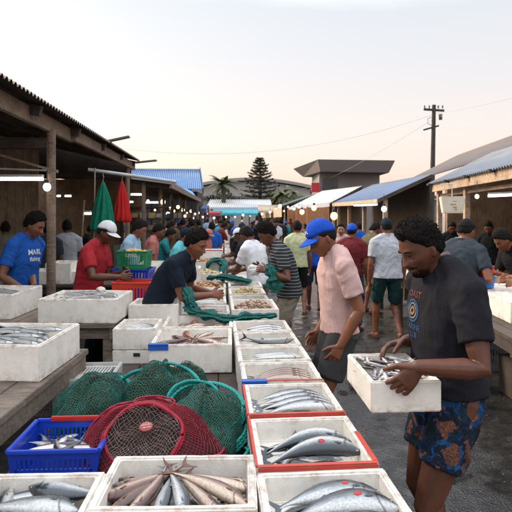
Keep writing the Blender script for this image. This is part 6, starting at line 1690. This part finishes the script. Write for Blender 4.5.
# beard and moustache for the front man
A4 = H1['A4']; dirs_, fc_ = ico(6); hp_ = head_surface(dirs_); tr = BVHTree.FromPolygons(hp_.tolist(), fc_)
mb = MB(); r2 = random.Random(2)
def stub(n, fx, fz):
    for i in range(n):
        x = fx(r2); z = fz(r2, x); h = tr.ray_cast(V((x, .3, z)), V((0, -1, 0)))
        if h[0] is None: continue
        p = h[0]; nn = h[1]; dd = (nn*.5+V((r2.uniform(-.4, .4), 0, -1))).normalized(); L = r2.uniform(.004, .009); a = dd.orthogonal().normalized()*.0009; b = dd.cross(a)
        mb.add([A4 @ q for q in (p+a, p-a*.5+b, p-a*.5-b, p+dd*L)], [(0, 1, 3), (1, 2, 3), (2, 0, 3)])
stub(1500, lambda r: r.gauss(0, .017), lambda r, x: -.098+r.gauss(0, .010)+abs(x)*.25); stub(500, lambda r: r.gauss(0, .016), lambda r, x: -.0435+r.gauss(0, .0022)-abs(x)*.10); stub(500, lambda r: r.choice((-1, 1))*r.gauss(.036, .006), lambda r, x: -.085+r.gauss(0, .016))
mb.build('beard', MATS['hair_black'], H1['root'], fixn=False)
# white bag + teal net in the hands of the striped man
mb = MB(); mb.ball((0, 0, 0), .065, 6, (1.1, .7, .9)); mb.v = [tuple(V(v)*(1+.45*noise.noise(V(v)*11)-.30*abs(noise.noise(V(v)*26))+.12*abs(noise.noise(V(v)*60)))) for v in mb.v]
o = mb.build('plastic_bag', plain('bag_white', (.62, .62, .58), .35), None, 'all'); o.location = P(253, 270, 5.3); tag(o, 'crumpled white plastic bag held by the man in the striped t-shirt', 'bag')
drape([P(268, 264, 5.15), P(272, 272, 5.12), P(274, 282, 5.1), P(275, 293, 5.1)], .15, 'bunch of teal net hanging from the hand of the striped-shirted man', seed=11)
# fish under hands: already in boxes
# --- crowd variants -------------------------------------------------
def var(**kw):
    r = make_person(**kw)['root']; return r
LBL = 0
base = {}
base['down'] = dict(lean=10, head=(0, 25, 0)); base['stand'] = dict(lean=2, head=(0, 4, 0)); base['walk'] = dict(lean=4, head=(8, 6, 0), feet=((-.11, .18), (.11, -.16, .03)))
base['reach'] = dict(lean=16, head=(0, 28, 0), hands=[(-.12, .42, 1.02), (.14, .45, 1.0)], elbow=((-.6, -1, -.6), (.6, -1, -.6)))
base['side'] = dict(lean=3, head=(40, 6, 0)); VAR = {}
used = set()
def crowd(pose, capk, px, ytop, D, shirt, bcol, tone, face, label, cap=None, group=None, H=None, girth=1.0):
    hh = H or max(1.52, min(1.84, 1.7-(ytop-216)*D/512)); far = 'f' if D > 12 else 'n'
    key = (pose, capk, far)
    p = P(px, 216, D); fdeg = face
    first = key not in VAR
    if first:
        kw = dict(base[pose]); VAR[key] = make_person(loc=(0, 0), face_deg=0, H=1.72, tone='skin_brown', shirt='white', bottom='shorts' if pose != 'stand' else 'trousers', bcol='grey', hair=dict(off=.012, top=.016),
            cap=(capk, 'navy') if capk else None, vox=.0095 if D <= 12 else .02, label='v', **kw)['root']
        r = VAR[key]
    else: r = copy_tree(VAR[key])
    s_ = hh/1.72/ (1.01 if not capk else 1.03)
    r.location = (p.x, D, 0); r.rotation_euler = (0, 0, R(fdeg)); r.scale = (s_*girth, s_*girth, s_)
    for ch in r.children:
        n_ = ch.name.split('.')[0]
        m_ = {'body': skin_m(tone), 'shirt': CL(shirt), 'shorts': CL(bcol), 'trousers': CL(bcol), 'cap': cloth('capcloth_'+(cap or 'navy'), COLS[cap or 'navy']), 'knit_cap': cloth('capcloth_'+(cap or 'navy'), COLS[cap or 'navy'])}.get(n_)
        if m_: ch.material_slots[0].link = 'OBJECT'; ch.material_slots[0].material = m_
        for g_c in ch.children:
            if g_c.name.startswith('collar'): g_c.material_slots[0].material = CL(shirt)
    tag(r, label, 'person', group); assert label not in used, label; used.add(label)
B, Dk = 'skin_brown', 'skin_dark'
crowd('stand', None, 5, 219, 8.6, 'khaki', 'navy', Dk, 20, 'person in a dull beige shirt at the left edge behind the man in blue')
crowd('stand', None, 47, 219, 8.0, 'slate', 'navy', Dk, 10, 'person in a slate shirt half hidden by the left shed post')
crowd('walk', None, 67, 217, 8.4, 'lightgrey', 'navy', Dk, 15, 'person in a pale shirt seen from behind, right of the left shed post')
crowd('down', None, 84, 220, 9.6, 'black', 'black', Dk, -60, 'person in black in the shadow below the green umbrella')
crowd('down', None, 128, 214, 6.9, 'lightblue', 'denim', B, -95, 'dark-haired man in a light blue shirt between the white cap and the green crate')
crowd('down', None, 149, 219, 8.2, 'salmon', 'grey', B, -80, 'person in a salmon pink shirt behind the green crate')
crowd('reach', None, 160, 224, 9.2, 'teal', 'black', B, -80, 'person in a dark teal shirt right of the salmon shirt')
crowd('down', 'cap', 177, 220.5, 7.2, 'cyan', 'grey', B, -100, 'man in a turquoise shirt and dark blue cap behind the navy-shirted man', 'navy')
crowd('stand', 'cap', 189, 223, 9.0, 'plum', 'black', B, -90, 'person in a plum shirt and navy cap right of the turquoise shirt', 'navy')
crowd('down', None, 163, 217, 10.5, 'black', 'black', Dk, -70, 'person in black behind the teal and turquoise shirts')
crowd('stand', None, 170, 216, 12.5, 'brown', 'black', Dk, 0, 'person in a brown shirt far behind the turquoise shirt')
crowd('walk', None, 182, 217, 14, 'slate', 'denim', B, -20, 'person in a slate shirt under the far left bulbs')
crowd('stand', None, 192, 217, 12.2, 'denim', 'navy', B, 10, 'person in a denim blue shirt left of the pink-capped head')
crowd('down', 'cap', 203, 224, 10.5, 'salmon', 'black', B, -120, 'small person with a pink cap and salmon shirt above the bending man', 'salmon')
crowd('stand', None, 211.5, 220, 11.5, 'blue', 'navy', B, -5, 'person in a royal blue shirt at the left side of the far table')
crowd('reach', None, 218, 219, 14, 'maroon', 'black', Dk, -60, 'person in a maroon shirt beyond the royal blue shirt')
crowd('stand', None, 199, 218, 15, 'black', 'black', Dk, 30, 'person in black between the denim and royal blue shirts')
crowd('walk', None, 229, 219, 15, 'white', 'grey', B, 150, 'person in a white shirt at the far end of the table')
crowd('down', None, 222, 218, 17, 'cyan', 'grey', B, 170, 'person in a turquoise shirt at the far end of the table')
crowd('down', None, 237.5, 222, 10.8, 'black', 'black', Dk, 70, 'person in a black shirt on the right of the far boxes')
crowd('reach', 'cap', 244.5, 220, 9.6, 'black', 'grey', Dk, 60, 'person in black with a blue cap on the right of the far boxes', 'royal')
crowd('reach', 'cap', 250, 220, 8.0, 'charcoal', 'khaki', Dk, 65, 'person in a charcoal shirt and white cap behind the white-shirted man', 'white')
crowd('reach', None, 258, 219.5, 6.6, 'white', 'khaki', Dk, 50, 'man in a white t-shirt bending in just behind the striped-shirted man', H=1.66)
crowd('walk', None, 297.5, 218, 8.8, 'yellowgreen', 'black', B, 0, 'man in a pale yellow-green t-shirt walking away beyond the striped man')
crowd('walk', None, 314, 220, 9.2, 'royal', 'denim', Dk, -10, 'man in a bright blue shirt beside the yellow-green one', )
crowd('stand', 'cap', 351, 218, 7.6, 'maroon', 'denim', B, -25, 'man in a maroon shirt and blue cap right of the pink-shirted man', 'royal', girth=1.05)
crowd('down', None, 369, 218, 9.0, 'olive', 'khaki', B, -60, 'person in an olive shirt between the maroon and grey shirts')
crowd('stand', None, 341, 221, 9.8, 'pink', 'grey', 'skin_light', 170, 'person in pale pink facing the camera beside the blue cap')
crowd('down', None, 378, 223, 11, 'orange', 'black', 'skin_light', 120, 'person in an orange shirt just left of the grey-shirted walker')
crowd('stand', None, 360, 221, 13, 'royal', 'black', B, 40, 'person in royal blue far behind the maroon shirt')
crowd('down', None, 409, 222, 9.8, 'slate', 'black', B, 80, 'person in slate between the grey-shirted walker and the dark t-shirt')
crowd('stand', None, 461, 222.5, 8.4, 'cyan', 'grey', 'skin_light', 175, 'boy in a turquoise shirt facing the camera under the hanging sign')
crowd('down', None, 452, 218, 10.5, 'black', 'black', Dk, 160, 'person in black in the shadow under the hanging sign')
crowd('down', None, 491, 217, 9.5, 'black', 'black', Dk, 140, 'person in black at the back of the right stall')
H8 = make_person(loc=(2.02, 5.1), face_deg=-42, H=1.74, lean=14, head=(-10, 18, 0), tone='skin_brown', shirt='slate', bottom='trousers', bcol='black', hair={}, cap=('beanie', 'black'), vox=.010, label='man in a slate blue shirt and black knit cap behind the dark t-shirt', hands=[(2.35, 5.35, 1.05), (2.32, 5.1, 1.05)])
H9 = make_person(loc=(3.02, 5.75), face_deg=100, H=1.68, lean=26, head=(0, 35, 0), tone='skin_brown', shirt='black', bottom='trousers', bcol='black', hair=dict(off=.015, top=.02), vox=.010, label='dark-haired man with bowed head leaning over the right stall table', hands=[(2.62, 5.6, 1.08), (2.65, 5.85, 1.06)])
H10 = make_person(loc=(2.92, 5.12), face_deg=95, H=1.72, lean=14, head=(0, 20, 0), tone='skin_light', shirt='pink', bottom='trousers', bcol='grey', hair={}, cap=('cap', 'grey'), vox=.010, label='person in a pink shirt and grey cap at the right edge', hands=[(2.55, 4.95, 1.05), (2.58, 5.3, 1.05)])
# far crowd: each a person, told apart only in small part
FC = ['white', 'black', 'navy', 'blue', 'red', 'grey', 'maroon', 'teal', 'slate', 'khaki', 'salmon', 'green', 'charcoal', 'lightblue', 'cream', 'brown']
r3 = random.Random(31); k = 0
spots = []
for i in range(46):
    D = r3.uniform(15, 36); side = r3.random()
    px = r3.uniform(196, 292) if side < .8 else r3.uniform(160, 196)
    X_ = (px-256)/512*D
    tx = xB(min(D, 17))-.25
    if D < 18 and abs(X_-tx) < .8: X_ += 1.2 if X_ > tx else -1.2
    if any((X_-a)**2+(D-b)**2 < .3 for a, b in spots): continue
    spots.append((X_, D)); c_ = FC[k % len(FC)]; k += 1
    lab = '%s-shirted person in the far-off crowd, %s' % (c_, ('nearest of them', 'middle one of them', 'farthest of them')[(k-1)//16])
    crowd(r3.choice(('stand', 'walk', 'down')), r3.choice((None, None, 'cap')), 256+X_*512/D, r3.uniform(216, 220), D, c_, r3.choice(('black', 'navy', 'grey', 'denim')), r3.choice((B, Dk)), r3.choice((0, 180, 90, -90, 20, 200)), lab, r3.choice(('white', 'navy', 'red', 'blue')))
